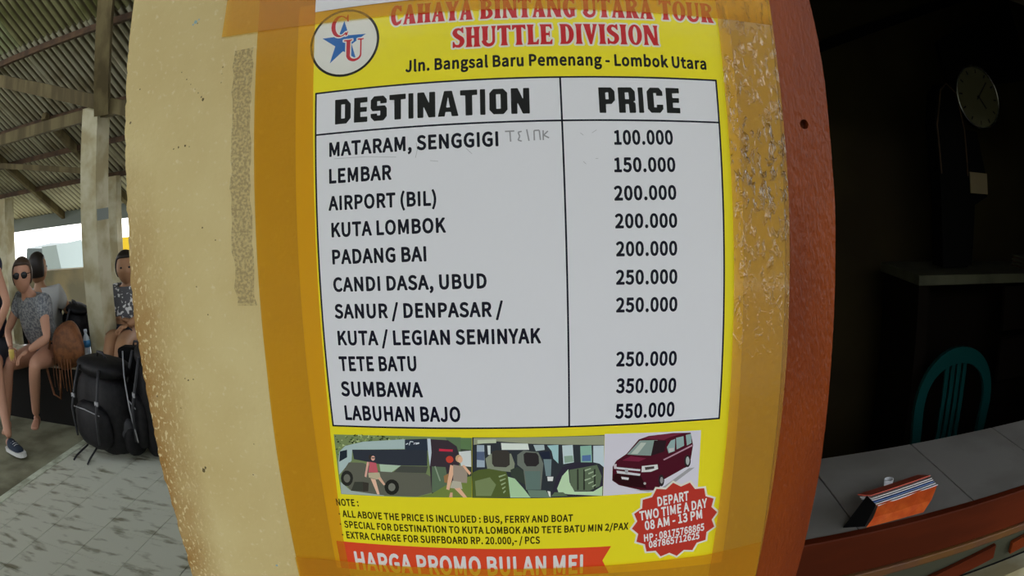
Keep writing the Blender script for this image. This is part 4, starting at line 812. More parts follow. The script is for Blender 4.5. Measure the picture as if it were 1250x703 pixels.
    ('bcccd0', [168.0,-114.9,175.5,-114.7,176.4,-128.6,168.8,-129.8]),
    ('88b0a0', [180.9,-115.9,189.0,-115.7,189.6,-129.2,181.4,-128.8]),
    ('bccad2', [190.3,-116.0,198.1,-116.2,198.4,-133.7,195.0,-130.5,190.5,-129.2]),
    ('5470a0', [182.3,-123.4,188.6,-123.1,188.8,-128.1,182.3,-127.9]),
    ('88a090', [169.3,-123.4,175.5,-123.1,176.2,-128.1,169.7,-128.9]),
    ('848a78', [112.8,-124.3,117.1,-120.3,131.4,-120.5,133.8,-128.5,132.7,-135.6,113.8,-132.9]),
    ('3c3834', [117.6,-118.8,120.7,-117.6,128.8,-118.0,130.3,-119.9,130.2,-129.4,127.4,-131.4,118.9,-130.9,117.4,-128.3]),
    ('6c726a', [135.8,-121.5,140.3,-118.1,151.0,-119.8,154.4,-128.9,152.3,-150.4,141.4,-150.2,139.9,-133.6,135.6,-129.5]),
    ('2e2a2c', [140.3,-121.1,142.1,-119.6,149.6,-120.3,151.1,-122.8,151.3,-128.8,149.0,-131.0,142.3,-130.8,140.5,-127.6]),
    ('60746e', [140.8,-134.7,152.1,-134.9,151.8,-150.4,141.8,-150.2]),
    ('22283a', [151.0,-119.8,159.0,-119.1,159.4,-125.0,154.5,-125.4]),
    ('74888c', [154.5,-125.4,160.3,-125.6,159.7,-139.2,156.1,-139.1]),
    ('384038', [130.5,-133.5,135.5,-131.0,139.9,-134.6,141.0,-146.0,136.1,-142.8,130.8,-138.6]),
    ('6a8070', [142.3,-150.4,155.9,-151.1,159.1,-157.2,144.4,-156.8]),
    ('e0e0dc', [157.0,-139.6,161.5,-139.8,161.0,-143.4,157.4,-143.3]),
    ('d8dcd8', [157.0,-151.6,159.2,-152.2,159.4,-157.0,158.2,-155.9]),
    ('525e30', [102.3,-136.0,107.4,-133.4,114.7,-132.4,127.3,-135.0,128.9,-140.6,129.7,-156.7,101.6,-156.7]),
    ('76845a', [104.2,-142.7,115.3,-139.5,119.6,-145.8,115.5,-155.3,104.4,-155.3]),
    ('98a880', [121.7,-138.5,126.8,-137.0,127.0,-137.7,122.1,-139.8]),
    ('98a880', [122.4,-141.8,126.6,-140.3,126.9,-141.0,122.8,-143.1]),
    ('98a880', [123.1,-145.2,126.5,-143.6,126.8,-144.4,123.5,-146.4]),
    ('98a880', [123.8,-148.5,126.4,-147.0,126.6,-147.7,124.2,-149.8]),
    ('98a880', [124.5,-151.9,126.3,-150.3,126.5,-151.1,124.9,-153.2]),
    ('a8c8a0', [128.5,-139.1,133.4,-140.7,139.6,-149.1,144.6,-156.9,129.7,-156.7]),
    ('302c3a', [159.6,-156.5,163.3,-141.4,167.9,-132.3,177.8,-128.7,189.6,-129.2,196.5,-135.6,197.8,-140.8,198.0,-157.4]),
    ('b8d2ae', [172.4,-134.0,167.9,-139.5,164.2,-149.7,165.1,-152.9,171.5,-154.8,197.6,-157.4,197.6,-149.1,190.9,-153.4,177.0,-152.8,173.3,-144.8]),
    ('5c6c54', [159.6,-156.5,162.3,-152.8,168.7,-153.1,172.0,-156.4]),
    ('5c6a54', [173.1,-134.6,193.2,-131.4,196.9,-140.8,195.6,-149.0,188.1,-152.6,177.0,-152.1,174.0,-147.0]),
    ('30342c', [178.7,-134.3,179.8,-134.1,180.1,-151.4,178.8,-151.6]),
    ('30342c', [183.3,-134.5,184.4,-134.3,184.7,-151.6,183.4,-151.8]),
    ('30342c', [191.0,-134.8,192.1,-134.7,192.6,-152.0,191.3,-152.2]),
    ('a0b094', [184.2,-135.0,188.7,-133.7,188.9,-134.5,184.4,-136.3]),
    ('a0b094', [186.9,-137.8,190.6,-136.4,190.8,-137.3,187.1,-139.0]),
    ('a0b094', [189.7,-140.6,192.4,-139.2,192.6,-140.0,189.9,-141.9]),
    ('a0b094', [184.3,-143.0,188.8,-141.7,189.0,-142.5,184.5,-144.3]),
    ('a0b094', [187.0,-145.9,190.7,-144.5,190.9,-145.3,187.2,-147.1]),
    ('a0b094', [189.8,-148.7,192.6,-147.3,192.8,-148.1,190.1,-150.0]),
  ],
  'van_picture': [
    ('cac6d2', [198.5,-107.2,270.3,-108.8,271.2,-157.0,198.2,-157.5]),
    ('98969c', [222.5,-154.3,241.2,-155.0,256.0,-144.1,262.6,-139.1,267.4,-138.8,251.3,-151.1,244.6,-154.4,232.7,-156.4]),
    ('481020', [204.8,-133.5,207.5,-128.7,214.7,-123.7,223.4,-112.8,230.7,-110.5,248.9,-109.4,262.4,-110.1,264.9,-120.2,263.9,-130.9,262.5,-137.4,259.1,-138.6,244.1,-146.8,241.1,-152.9,236.9,-155.4,226.7,-154.6,209.8,-149.1,204.7,-144.9]),
    ('6c2438', [226.6,-112.1,237.2,-110.0,257.3,-109.9,245.7,-113.0,242.4,-114.5]),
    ('80918c', [215.1,-124.2,224.2,-113.7,237.4,-114.2,238.5,-119.1,233.0,-126.3,223.8,-125.4]),
    ('28181e', [234.9,-114.3,244.1,-115.1,242.9,-123.8,233.0,-126.5]),
    ('b0b8b0', [218.0,-123.9,225.1,-115.5,229.2,-115.8,222.9,-124.4]),
    ('8ca4a4', [244.8,-120.4,247.5,-115.3,250.8,-114.2,250.9,-124.0,246.3,-125.4]),
    ('8ca4a4', [251.4,-113.4,257.0,-112.5,257.9,-120.1,252.3,-122.8]),
    ('8ca4a4', [258.7,-111.7,262.7,-111.0,263.6,-118.3,260.1,-120.2]),
    ('b8b8b8', [246.1,-121.4,250.3,-121.3,250.1,-123.9,246.7,-124.6]),
    ('b08898', [242.4,-130.1,264.3,-119.7,264.4,-121.0,243.2,-130.9]),
    ('70203a', [211.6,-128.9,218.1,-125.7,229.7,-128.3,224.0,-130.6]),
    ('28080f', [206.2,-139.5,226.2,-142.6,230.9,-153.2,213.9,-150.1,205.5,-145.0]),
    ('c4c4ca', [207.6,-133.9,225.5,-137.0,225.3,-138.5,207.9,-135.6]),
    ('c4c4ca', [207.7,-136.8,225.7,-140.7,225.3,-142.4,208.2,-139.1]),
    ('a0a0a8', [213.9,-135.8,216.4,-136.4,216.2,-140.1,214.2,-139.5]),
    ('d0d0d0', [226.6,-134.4,238.3,-133.9,239.0,-137.6,233.6,-139.6,226.4,-139.4]),
    ('484040', [228.8,-135.4,235.9,-135.1,236.0,-137.1,229.3,-137.9]),
    ('c0b4bc', [205.5,-131.7,207.6,-131.4,207.7,-135.5,205.9,-135.3]),
    ('2a2226', [263.9,-133.2,263.8,-135.4,263.2,-137.1,262.2,-138.0,261.1,-137.9,259.9,-136.8,259.1,-135.0,258.7,-132.8,258.8,-130.6,259.4,-128.9,260.4,-128.0,261.6,-128.1,262.7,-129.2,263.5,-131.0]),
    ('a8a8aa', [262.9,-132.8,262.8,-134.3,262.5,-135.5,262.0,-136.2,261.4,-136.1,260.8,-135.4,260.3,-134.1,260.1,-132.6,260.1,-131.1,260.4,-129.9,260.9,-129.3,261.5,-129.3,262.1,-130.1,262.6,-131.3]),
    ('2a2226', [244.3,-147.7,244.2,-149.9,243.7,-151.6,242.8,-152.6,241.8,-152.5,240.9,-151.4,240.2,-149.6,239.8,-147.4,239.9,-145.2,240.4,-143.5,241.3,-142.6,242.3,-142.7,243.2,-143.7,243.9,-145.5]),
    ('908c8e', [243.4,-147.5,243.4,-148.7,243.1,-149.6,242.6,-150.2,242.1,-150.1,241.6,-149.5,241.2,-148.5,241.0,-147.3,241.1,-146.1,241.3,-145.1,241.8,-144.6,242.3,-144.6,242.8,-145.2,243.2,-146.2]),
    ('d0ccd0', [211.3,-142.1,217.2,-143.4,216.8,-145.3,211.9,-144.2]),
    ('b0a8a8', [230.4,-149.2,230.2,-149.9,229.5,-150.2,228.7,-149.8,228.4,-149.0,228.6,-148.2,229.3,-148.0,230.1,-148.3]),
  ],
}
TELOK = [[[134.5, 105.5], [140.8, 105.6]], [[137.8, 105.4], [138.1, 98.3]], [[145.7, 105.2], [143.3, 104.7], [144.3, 101.8], [143.1, 99.2], [145.5, 98.4]], [[149.1, 106.5], [150.4, 98.5]], [[154.0, 98.7], [154.0, 105.5], [157.5, 105.7], [158.1, 98.9]], [[160.1, 105.6], [160.0, 98.8]], [[163.3, 105.0], [160.4, 102.2], [163.9, 100.2]]]
SCRATCH = [[[13.9, 93.7], [37.9, 93.4], [59.6, 91.6]], [[73.8, 100.8], [74.5, 95.8], [73.1, 90.2]], [[108.1, 94.8], [111.9, 90.9]], [[83.2, 87.7], [88.8, 86.9]], [[185.1, 103.4], [187.1, 101.7]], [[193.0, 103.3], [196.3, 105.4]], [[186.3, 83.7], [188.2, 81.8]], [[194.6, 85.6], [196.5, 85.6]]]
MARKS = [[-98.9, 152.5, 1.6, 0], [-100.4, 154.8, 0.9, 0], [-103.8, 158.7, 0.7, 0], [-107.2, 162.3, 0.5, 0], [-111.7, 167.2, 0.6, 0], [-116.1, 172.1, 0.8, 0], [-121.7, 179.1, 0.7, 0], [-166.6, 172.8, 0.9, 0], [-127.0, 116.2, 0.8, 0], [-122.0, 116.9, 1.1, 0], [-115.3, 117.3, 1.2, 0], [-111.1, 116.1, 0.6, 0], [-81.2, 176.3, 0.8, 0], [-81.7, 170.9, 0.5, 0], [-82.0, 163.6, 0.6, 0], [-111.4, 221.3, 2.2, 1], [-113.8, 219.6, 1.2, 1], [-108.3, 222.8, 1.0, 1], [-127.3, -148.9, 2.6, 0], [-124.8, -146.1, 1.4, 0], [-130.2, -68.1, 0.7, 0], [-127.0, -69.3, 1.1, 0], [-121.7, -68.4, 0.8, 0], [-99.2, 51.5, 0.9, 0], [-87.2, 41.3, 0.7, 0], [-73.2, -235.8, 1.5, 1], [-99.3, -15.8, 0.8, 0], [-108.2, 6.2, 0.7, 0], [-71.6, -120.1, 0.6, 0], [-139.5, -93.8, 0.7, 0]]

# ------------------------------------------------------------------ lettering and print
LET = "".join(chr(c) for c in range(35, 126) if c not in (92, 39, 34)); NB = len(LET)
def _d(a, b): return (LET.index(a) * NB + LET.index(b)) * 4 - 400
def glyph(font, ch):
    s = FONTS[font][ch]; adv = _d(s[0], s[1])
    loops = []
    for L in s[2:].split(' '):
        v = [_d(L[i], L[i+1]) for i in range(0, len(L) - 1, 2)]; loops.append(list(zip(v[::2], v[1::2])))
    return adv, loops
GC = {}
def gtri(font, ch):
    if (font, ch) not in GC:
        adv, loops = glyph(font, ch)
        V = [[Vector((x, y, 0)) for x, y in L] for L in loops]
        GC[(font, ch)] = (adv, [p for L in V for p in L], tessellate_polygon(V))
    return GC[(font, ch)]
class Flat:
    """flat printed shapes on the sheet; coordinates in mm from the datum"""
    def __init__(s, y): s.v = []; s.f = []; s.c = []; s.y = y
    def pt(s, x, z): s.v.append((x / 1000, s.y, PZ + z / 1000)); return len(s.v) - 1
    def tri(s, pts, tris, col):
        b = len(s.v)
        for x, z in pts: s.pt(x, z)
        for t in tris: s.f.append([b + i for i in t]); s.c.append(col)
    def poly(s, pts, col, holes=()):
        loops = [[Vector((x, z, 0)) for x, z in L] for L in (pts, *holes)]
        s.tri([(p.x, p.y) for L in loops for p in L], tessellate_polygon(loops), col); s.y -= 2.5e-6; return s
    def text(s, font, txt, x0, z0, x1, z1, cap, col, wide=None):
        nat = sum(SPACE[font] if c == ' ' else gtri(wide or font, c)[0] for c in txt)
        L = math.hypot(x1 - x0, z1 - z0); ux, uz = (x1 - x0) / L, (z1 - z0) / L; sx = L / nat; sy = cap / 700; x = 0
        for c in txt:
            if c == ' ': x += SPACE[font]; continue
            adv, P, T = gtri(font, c)
            s.tri([(x0 + ((x + p.x) * sx) * ux - p.y * sy * uz, z0 + ((x + p.x) * sx) * uz + p.y * sy * ux) for p in P], T, col)
            x += gtri(wide or font, c)[0]; s.y += 4e-6 * (1 if (k_ := getattr(s, 'k_', 0)) % 2 else -1); s.k_ = k_ + 1
        return s
    def line(s, pts, w, col):
        for (xa, za), (xb, zb) in zip(pts, pts[1:]):
            d = math.hypot(xb - xa, zb - za); nx, nz = -(zb - za) / d * w / 2, (xb - xa) / d * w / 2
            b = len(s.v)
            for p in ((xa + nx, za + nz), (xb + nx, zb + nz), (xb - nx, zb - nz), (xa - nx, za - nz)): s.pt(*p)
            s.f.append([b, b + 1, b + 2, b + 3]); s.c.append(col)
        return s
    def build(s, name, parent, m=None):
        me = bpy.data.meshes.new(name); me.from_pydata(s.v, [], s.f)
        at = me.attributes.new('ink', 'FLOAT_COLOR', 'FACE')
        for i, c in enumerate(s.c): at.data[i].color = (*c, 1)
        me.materials.append(m or M_print); me.update()
        bm = bmesh.new(); bm.from_mesh(me)
        for f in bm.faces:
            if f.normal.y > 0: f.normal_flip()
        bm.to_mesh(me); bm.free()
        return link(name, me, parent)
SPACE = {'S': 215, 'T': 190, 'O': 190, 'H': 250}
def ink(h, k=1.3): return tuple(min(.93, x * k) for x in lin(h))

poster = empty('poster', (.14, 0, PZ), 'glossy yellow shuttle price poster taped to the cream pillar', 'poster')
YB = -.0003
YEL = (.92, .79, .022); WHT = (.80, .80, .86)
def yel_sheet():
    f = Flat(YB); N = 24
    for i in range(N):
        for j in range(32):
            x0, x1 = -16 + 315 * i / N, -16 + 315 * (i + 1) / N; z0, z1 = -230 + 445 * j / 32, -230 + 445 * (j + 1) / 32
            b = len(f.v)
            for p in ((x0, z0), (x1, z0), (x1, z1), (x0, z1)): f.pt(*p)
            f.f.append([b, b+1, b+2, b+3]); f.c.append(YEL)
    return f
yel_sheet().build('sheet', poster)
Flat(YB - 3e-5).poly([(0, -100.5), (284, -100.5), (284, 143.2), (0, 143.2)], WHT).build('table_panel', poster)
DK = lin('14162a'); b = Flat(YB - 6e-5)
for p in (((-.6, 143.2), (284.6, 143.2)), ((-.6, -100.5), (284.6, -100.5)), ((0, 112.2), (284, 112.2)), ((0, 143.2), (0, -100.5)), ((284, 143.2), (284, -100.5)), ((173.1, 143.2), (173.1, -100.5))): b.line(p, 1.3, DK)
b.build('table_border', poster)
# circle emblem with a star and two letters
lg_ = empty('emblem', (.0208, 0, PZ + .180), None, None); lg_.parent = poster; lg_.location = Vector((.0208, 0, PZ + .180)) - poster.location
c0, rx, rz_ = (20.9, 180.3), 26.0, 26.2
circ = lambda r, n=56: [(c0[0] + r * cos(2*pi*k/n), c0[1] + r * sin(2*pi*k/n)) for k in range(n)]
Flat(YB - 5e-5).poly(circ(25.4), (.78, .77, .72)).build('disc', lg_)
Flat(YB - 8e-5).poly(circ(26.6), (.008, .006, .008), [circ(24.8)]).build('ring', lg_)
tips = [(20.6, 197.8), (37.4, 185.1), (30.3, 166.4), (10.3, 165.2), (3.9, 185.7)]; cx, cz = 20.5, 180.4; star = []
for i, t in enumerate(tips):
    n = tips[(i + 1) % 5]; star += [t, (cx + ((t[0] + n[0]) / 2 - cx) * .47, cz + ((t[1] + n[1]) / 2 - cz) * .47)]
Flat(YB - 9e-5).poly(star, lin('1464b4')).build('star', lg_)
def serif_letters(name, L, cap, y, parent):
    f = Flat(y)
    for ch, x0, x1, z in L:
        f.text('Q', ch, x0, z, x1, z, cap, (.80, .78, .76)); 
    f.build(name + '_outline', parent)
    f = Flat(y - 2e-5)
    for ch, x0, x1, z in L: f.text('L', ch, x0, z, x1, z, cap, lin('c02030'))
    f.build(name, parent)
serif_letters('letter', [('C', 10.4, 25.2, 185.0)], 17.4, YB - 1.1e-4, lg_)
serif_letters('letter', [('U', 20.4, 36.6, 165.0)], 17, YB - 1.4e-4, lg_)

# all lines of lettering
for g, font, txt, x0, z0, x1, z1, cap, col in TEXTS:
    if g in ('badge_lettering', 'banner_lettering'): continue
    if font == 'T':
        Flat(YB - 5e-5).text('O', txt, x0, z0, x1, z1, cap, (.82, .78, .68), 'T').build('title_outline', poster)
        Flat(YB - 8e-5).text('T', txt, x0, z0, x1, z1, cap, lin('c8141e')).build(g, poster)
    else:
        Flat(YB - 7e-5).text(font, txt, x0, z0, x1, z1, cap, ink(col, .8)).build(g, poster)
f = Flat(YB - 7e-5)
for L in TELOK:
    Flat(YB - 7e-5).line(L, .95, (.33, .33, .36)).build('pencil_letter', poster)
for L in SCRATCH: f.line(L, .28, (.42, .42, .45))
tag(f.build('scratches', poster), kind='stuff')
# printed pictures
for k, items in ART.items():
    f = Flat(YB - 4e-5)
    for col, v in items: f.poly(list(zip(v[::2], v[1::2])), ink(col))
    f.build(k, poster)
# red banner and the starburst badge
bn = Flat(YB - 5e-5)
bt = [(-12, -202.6), (205.8, -203.6), (199.5, -217), (205, -230), (-12, -230)]
bn.poly(bt, (.80, .075, .025)); bn = bn.build('banner', poster)
for g, font, txt, x0, z0, x1, z1, cap, col in TEXTS:
    if g == 'banner_lettering':
        Flat(YB - 8e-5).text(font, txt, x0, z0, x1, z1, cap, (.80, .76, .76)).build(g, bn)
bc = (255.4, -184.2)
def burst(ro, ri, n=16): return [(bc[0] + (ro if k % 2 == 0 else ri) * cos(pi * k / n + .12), bc[1] + (ro if k % 2 == 0 else ri) * sin(pi * k / n + .12)) for k in range(2 * n)]
bd = Flat(YB - 1.2e-4).poly(burst(36.2, 32.0), (.85, .80, .70)).poly(burst(34.2, 30.2), (.56, .045, .03)).build('badge', poster)
for g, font, txt, x0, z0, x1, z1, cap, col in TEXTS:
    if g == 'badge_lettering':
        Flat(YB - 1.6e-4).text(font, txt, x0, z0, x1, z1, cap, (.88, .84, .84)).build(g, bd)

# ------------------------------------------------------------------ tape and paper
def tape(name, pts, y, m, label):
    b = MB(); P = [mmx(p) for p in pts]
    loops = [[Vector((x, z, 0)) for x, z in P]]
    vs = [b.bm.verts.new((x, y, z)) for x, z in P]
    for t in tessellate_polygon(loops):
        f = b.bm.faces.new([vs[i] for i in t])
    o = b.build(name, m)
    for p in o.data.polygons: pass
    return tag(o, label, 'tape')
def jag(x0, x1, z, n, amp, slope=0): return [(x0 + (x1 - x0) * i / n, z + slope * i / n + random.uniform(-amp, amp)) for i in range(n + 1)]
tape('packing_tape', [(-51.2, 300), (-50.4, 40), (-50.2, -57), (-51.5, -124), (-52.4, -262), (-4.6, -262), (-5.4, -200), (-3.4, -130), (-1.9, -50), (-1.7, 60), (-2.6, 200), (-2.6, 300)], -.00055, M_tape, 'brown tape strip running down the left edge of the yellow poster')
tape('packing_tape', [(290.0, 300), (289.8, 140), (291.2, 0), (290.8, -120), (288.4, -262), (332, -262), (334.6, -160), (336, -60), (335.6, 60), (334.4, 140), (333.4, 300)], -.00217, M_tape_wr, 'wrinkled brown tape strip between the yellow poster and the red wooden frame')
tape('packing_tape', [(-83.1, 201.6), (-40, 199.6), (-5.7, 198.1), (54, 197), (150.7, 195.4), (237.4, 192.8), (334.2, 190.2), (333.6, 241), (120, 246), (-78.5, 251), (-80.8, 234.5), (-81.5, 222)], -.00240, M_tape, 'brown tape strip lying across the top lettering of the poster')
tape('packing_tape', [(-52.3, -223.0), (-22.8, -221.2), (19.8, -222.2), (112.8, -221.8), (209.2, -221.1), (283.1, -219.4), (331.6, -213.4), (332, -262), (-52.4, -262)], -.00255, M_tape, 'brown tape strip lying across the bottom edge of the poster')
M_stain = mat('dark_stain', (.13, .095, .035), .8); M_stain_blue = mat('blue_stain', (.28, .42, .46), .8)
# old adhesive left beside the tape
def residue_mat():
    m = bpy.data.materials.new('adhesive_residue'); m.use_nodes = True; nt = m.node_tree; b = nt.nodes['Principled BSDF']
    b.inputs['Base Color'].default_value = (.46, .36, .17, 1); b.inputs['Roughness'].default_value = .8
    g = nt.nodes.new('ShaderNodeNewGeometry'); n = nt.nodes.new('ShaderNodeTexNoise'); n.inputs['Scale'].default_value = 420; n.inputs['Detail'].default_value = 8
    r = nt.nodes.new('ShaderNodeValToRGB'); r.color_ramp.elements[0].color = (.15, .15, .15, 1); r.color_ramp.elements[0].position = .40; r.color_ramp.elements[1].position = .60; r.color_ramp.elements[1].color = (.55, .55, .55, 1)
    nt.links.new(g.outputs['Position'], n.inputs[0]); nt.links.new(n.outputs[0], r.inputs[0]); nt.links.new(r.outputs[0], b.inputs['Alpha']); return m
rs = MB(); L_ = [(-71.5, 190), (-72.3, 100), (-72.8, 20), (-71, -14)]; R_ = [(-53.5, 188), (-53.5, 100), (-53.5, 20), (-55.5, -13)]
L_ = [(-71.5 + random.uniform(-1.5, 1.5), 188 - 6.8 * k) for k in range(30)]; R_ = [(-54.0 + random.uniform(-1.2, 1.2), 188 - 6.8 * k) for k in range(30)]
for k in range(29): rs.face([(p[0] / 1000, -.0001, PZ + p[1] / 1000) for p in (L_[k], R_[k], R_[k+1], L_[k+1])])
rs.build('adhesive_residue', residue_mat(), pillar, merge=True)
for (cx_, cz_, r_, c_) in MARKS:
    mk = MB(); n_ = 9
    mk.face([(cx_ / 1000 + r_ / 1000 * (.6 + .4 * random.random()) * cos(2*pi*k/n_) * (1.2 if k % 2 else .8), -.00012, PZ + cz_ / 1000 + r_ / 1000 * (.6 + .4 * random.random()) * sin(2*pi*k/n_)) for k in range(n_)])
    mk.build('stain', M_stain_blue if c_ else M_stain, pillar)
pp = MB(); pp.box(-.0022, .11, -.0030, -.0027, PZ + .2080, PZ + .30); o = pp.build('paper_notice', M_paper); tag(o, 'blank white paper sheet taped over the top left corner of the poster', 'paper')

# ------------------------------------------------------------------ counter
ct = empty('counter', (1.1, .75, 0), 'white tiled ticket counter with a red brown front board behind the pillar', 'counter')
MB().box(.28, 1.96, .60, .93, 0, .862).build('body', M_black, ct)
TX = [.112 + .3005 * i for i in range(7)]
for i, x in enumerate(TX):
    if x < .25 or x > 1.7: continue
    x0 = x; MB().box(x0 + .0018, x0 + .2988, .572, .955, .862, .880).build('tile', M_ctile, ct, bevel=.001)
MB().box(.28, 1.96, .57, .955, .855, .8765).build('grout', M_black, ct)
MB().box(.28, 1.96, .548, .572, .795, .883).build('front_board', M_redbrown, ct, bevel=.003)
MB().box(.28, 1.96, .540, .556, .776, .795).build('moulding', M_mould, ct, bevel=.003)
MB().box(.28, 1.96, .560, .60, .70, .776).build('apron', M_olive, ct)
MB().beam((.80, .545, .70), (1.12, .552, .742), .012, .035).build('brace_board', M_redbrown, ct)
MB().beam((1.18, .548, .735), (1.42, .548, .765), .012, .03).build('brace_board', M_redwood, ct)
MB().box(.28, 1.96, .535, .60, .0, .665).build('plinth', M_white_post, ct)

# notebook, opened pages upward, leaning on the front board
nb = empty('notebook', (.80, .60, .88), 'dog-eared notebook with an orange cover lying on the tiled counter', 'notebook')
def quad_slab(name, p, t, m, parent):
    """slab on four corners, thickened along its normal"""
    b = MB(); P = [Vector(q) for q in p]; n = (P[1] - P[0]).cross(P[3] - P[0]).normalized() * t
    a = [b.bm.verts.new(q) for q in P]; c = [b.bm.verts.new(q + n) for q in P]
    b.bm.faces.new(a); b.bm.faces.new(c[::-1])
    for i in range(4): b.bm.faces.new((a[i], a[(i+1) % 4], c[(i+1) % 4], c[i]))
    return b.build(name, m, parent)
A0, A1 = Vector((.728, .574, .881)), Vector((.872, .580, .882))      # bottom edge at the front
B0, B1 = Vector((.764, .610, .904)), Vector((.925, .628, .912))      # top edge of the orange face
bb = MB(); nseg = 6
rowA = [A0.lerp(A1, i / nseg) for i in range(nseg + 1)]; rowB = [B0.lerp(B1, i / nseg) + Vector((0, 0, .002 * sin(i * 2.1))) for i in range(nseg + 1)]
off = Vector((0, .003, -.001))
for i in range(nseg):
    m1, m2 = rowA[i].lerp(rowB[i], .5) + Vector((0, -.006, 0)), rowA[i+1].lerp(rowB[i+1], .5) + Vector((0, -.006, 0))
    bb.face([rowA[i], rowA[i+1], m2, m1]); bb.face([m1, m2, rowB[i+1], rowB[i]])
    bb.face([rowB[i], rowB[i+1], rowB[i+1] + Vector((-.004, .006, 0)), rowB[i] + Vector((-.004, .006, 0))])
bb.build('cover', M_orange, nb, merge=True)
D = Vector((-.010, .045, -.014))
for k in range(5):
    u = Vector((-.002 * k, .0042 * k, .0026 * k)); j = Vector((random.uniform(-.004, .004), 0, 0))
    quad_slab('page', (B0 + u + j, B1 + u + j, B1 + u + D, B0 + u + D), .0016, M_page_b if k == 2 else M_page, nb)
u = Vector((-.012, .0225, .0140)); quad_slab('back_cover', (B0 + u, B1 + u, B1 + u + D, B0 + u + D), .0022, M_red_cover, nb)
quad_slab('end_flap', (A0 + Vector((0, .006, 0)), B0 + Vector((-.002, .006, 0)), B0 + Vector((-.015, .035, .010)), A0 + Vector((-.045, .02, -.0005))), .002, M_black, nb)
cp = MB().lathe([(.009, 0), (.011, .012), (.012, .020), (.010, .020), (.008, .003)], (.845, .735, .880), 12).build('plastic_cap', M_page); tag(cp, 'small pale plastic cup standing on the counter behind the notebook', 'cup'); cp.name = 'plastic_cup'

# ------------------------------------------------------------------ shop room contents
ck = empty('wall_clock', (2.06, 2.16, 1.88), 'round wall clock with a thin shiny rim above the desk', 'clock')
ck.location = (2.07, 2.17, 1.88)
c = (2.07, 2.17, 1.88)
MB().lathe([(.142, -.03), (.142, 0.0), (.138, .004)], c, 40, 'y').build('case', M_black, ck)
b = MB()
ring = [(c[0] + .142 * cos(2*pi*k/56), c[1] - .008, c[2] + .142 * sin(2*pi*k/56)) for k in range(57)]
b.tube(ring, .0038, 8, caps=False).build('rim', M_chrome, ck)
MB().lathe([(.136, .0045), (.136, .0055)], c, 40, 'y').build('face', M_face, ck)
for h in range(12):
    a = pi / 2 - 2*pi*h/12; e = MB(); r0, r1 = (.108, .126)
    e.beam((c[0] + r0*cos(a), c[1] - .0065, c[2] + r0*sin(a)), (c[0] + r1*cos(a), c[1] - .0065, c[2] + r1*sin(a)), .002, .007).build('hour_mark', M_ink, ck)
MB().beam((c[0] - .01, c[1] - .009, c[2] - .012), (c[0] + .065, c[1] - .009, c[2] + .075), .002, .006).build('minute_hand', M_ink, ck)
MB().beam((c[0], c[1] - .011, c[2]), (c[0] + .045, c[1] - .011, c[2] - .048), .002, .007).build('hour_hand', M_ink, ck)
MB().lathe([(.007, .005), (.007, .013)], c, 12, 'y').build('hub', M_ink, ck)
bo = MB(); bo.prism([(1.86, 2.10), (2.45, 2.42), (2.52, 2.03), (2.10, 1.93), (1.92, 1.82)], 2.19, 2.22); bo = bo.build('board', M_black); tag(bo, 'black tilted board hung on the back wall behind the clock', 'board')
hg = empty('hanging_bag', (1.84, 2.2, 1.3), 'tall black bag hanging below the dark board', 'bag')
b = MB(); b.prism([(1.75, 1.50), (1.74, 1.72), (1.77, 1.85), (1.81, 1.90), (1.86, 1.90), (1.90, 1.84), (1.92, 1.70), (1.92, 1.14), (1.76, 1.14)], 2.12, 2.22); b.build('body', M_black, hg, bevel=.01)
b = MB(); b.tube([(1.755, 2.11, 1.52), (1.748, 2.11, 1.72), (1.79, 2.11, 1.87), (1.83, 2.11, 1.905), (1.885, 2.11, 1.87), (1.915, 2.11, 1.72), (1.918, 2.11, 1.52)], .004, 6).build('piping', M_wood_dark, hg)
cl = empty('hanging_cloth', (1.95, 2.2, 1.2), 'dark garment with a beige band hanging from the wall beside the bag', 'garment')
b = MB(); b.prism([(1.93, 1.14), (1.93, 1.50), (1.935, 1.72), (2.03, 1.72), (2.07, 1.55), (2.08, 1.44), (1.99, 1.40), (1.97, 1.14)], 2.16, 2.22); b.build('cloth', M_black, cl, bevel=.006)
MB().box(1.96, 2.075, 2.150, 2.158, 1.45, 1.54).build('band', M_beige, cl)
dk = empty('desk', (2.0, 2.0, 0), 'dark desk with a pale front edge against the back wall', 'desk')
MB().box(1.55, 3.0, 1.98, 2.40, 1.09, 1.13).build('top', M_desk, dk, bevel=.004)
for x in (1.56, 2.92): MB().box(x, x + .06, 2.0, 2.38, 0, 1.09).build('side_panel', M_deskwood, dk)
MB().box(1.62, 2.92, 2.30, 2.33, .2, 1.09).build('back_panel', M_deskwood, dk)
for z in (.88, .66):
    dr = MB().box(2.10, 2.88, 2.0, 2.03, z, z + .19).build('drawer', M_deskwood, dk, bevel=.004)
    MB().lathe([(.012, 0), (.012, .014), (.006, .02)], (2.45, 2.0, z + .095), 10, 'y').build('knob', M_chrome, dr)
for k in range(6):
    o = MB().box(2.32 + .004 * (k % 3), 2.62, 2.02, 2.24, 1.13 + k * .009, 1.136 + k * .009).build('magazine', M_desk if k % 2 else M_wood_dark)
    tag(o, 'thin dark magazine in the stack on the desk, %s' % ['lowest', 'second from the bottom', 'third from the bottom', 'third from the top', 'second from the top', 'topmost'][k], 'magazine', 'magazines stacked on the desk')

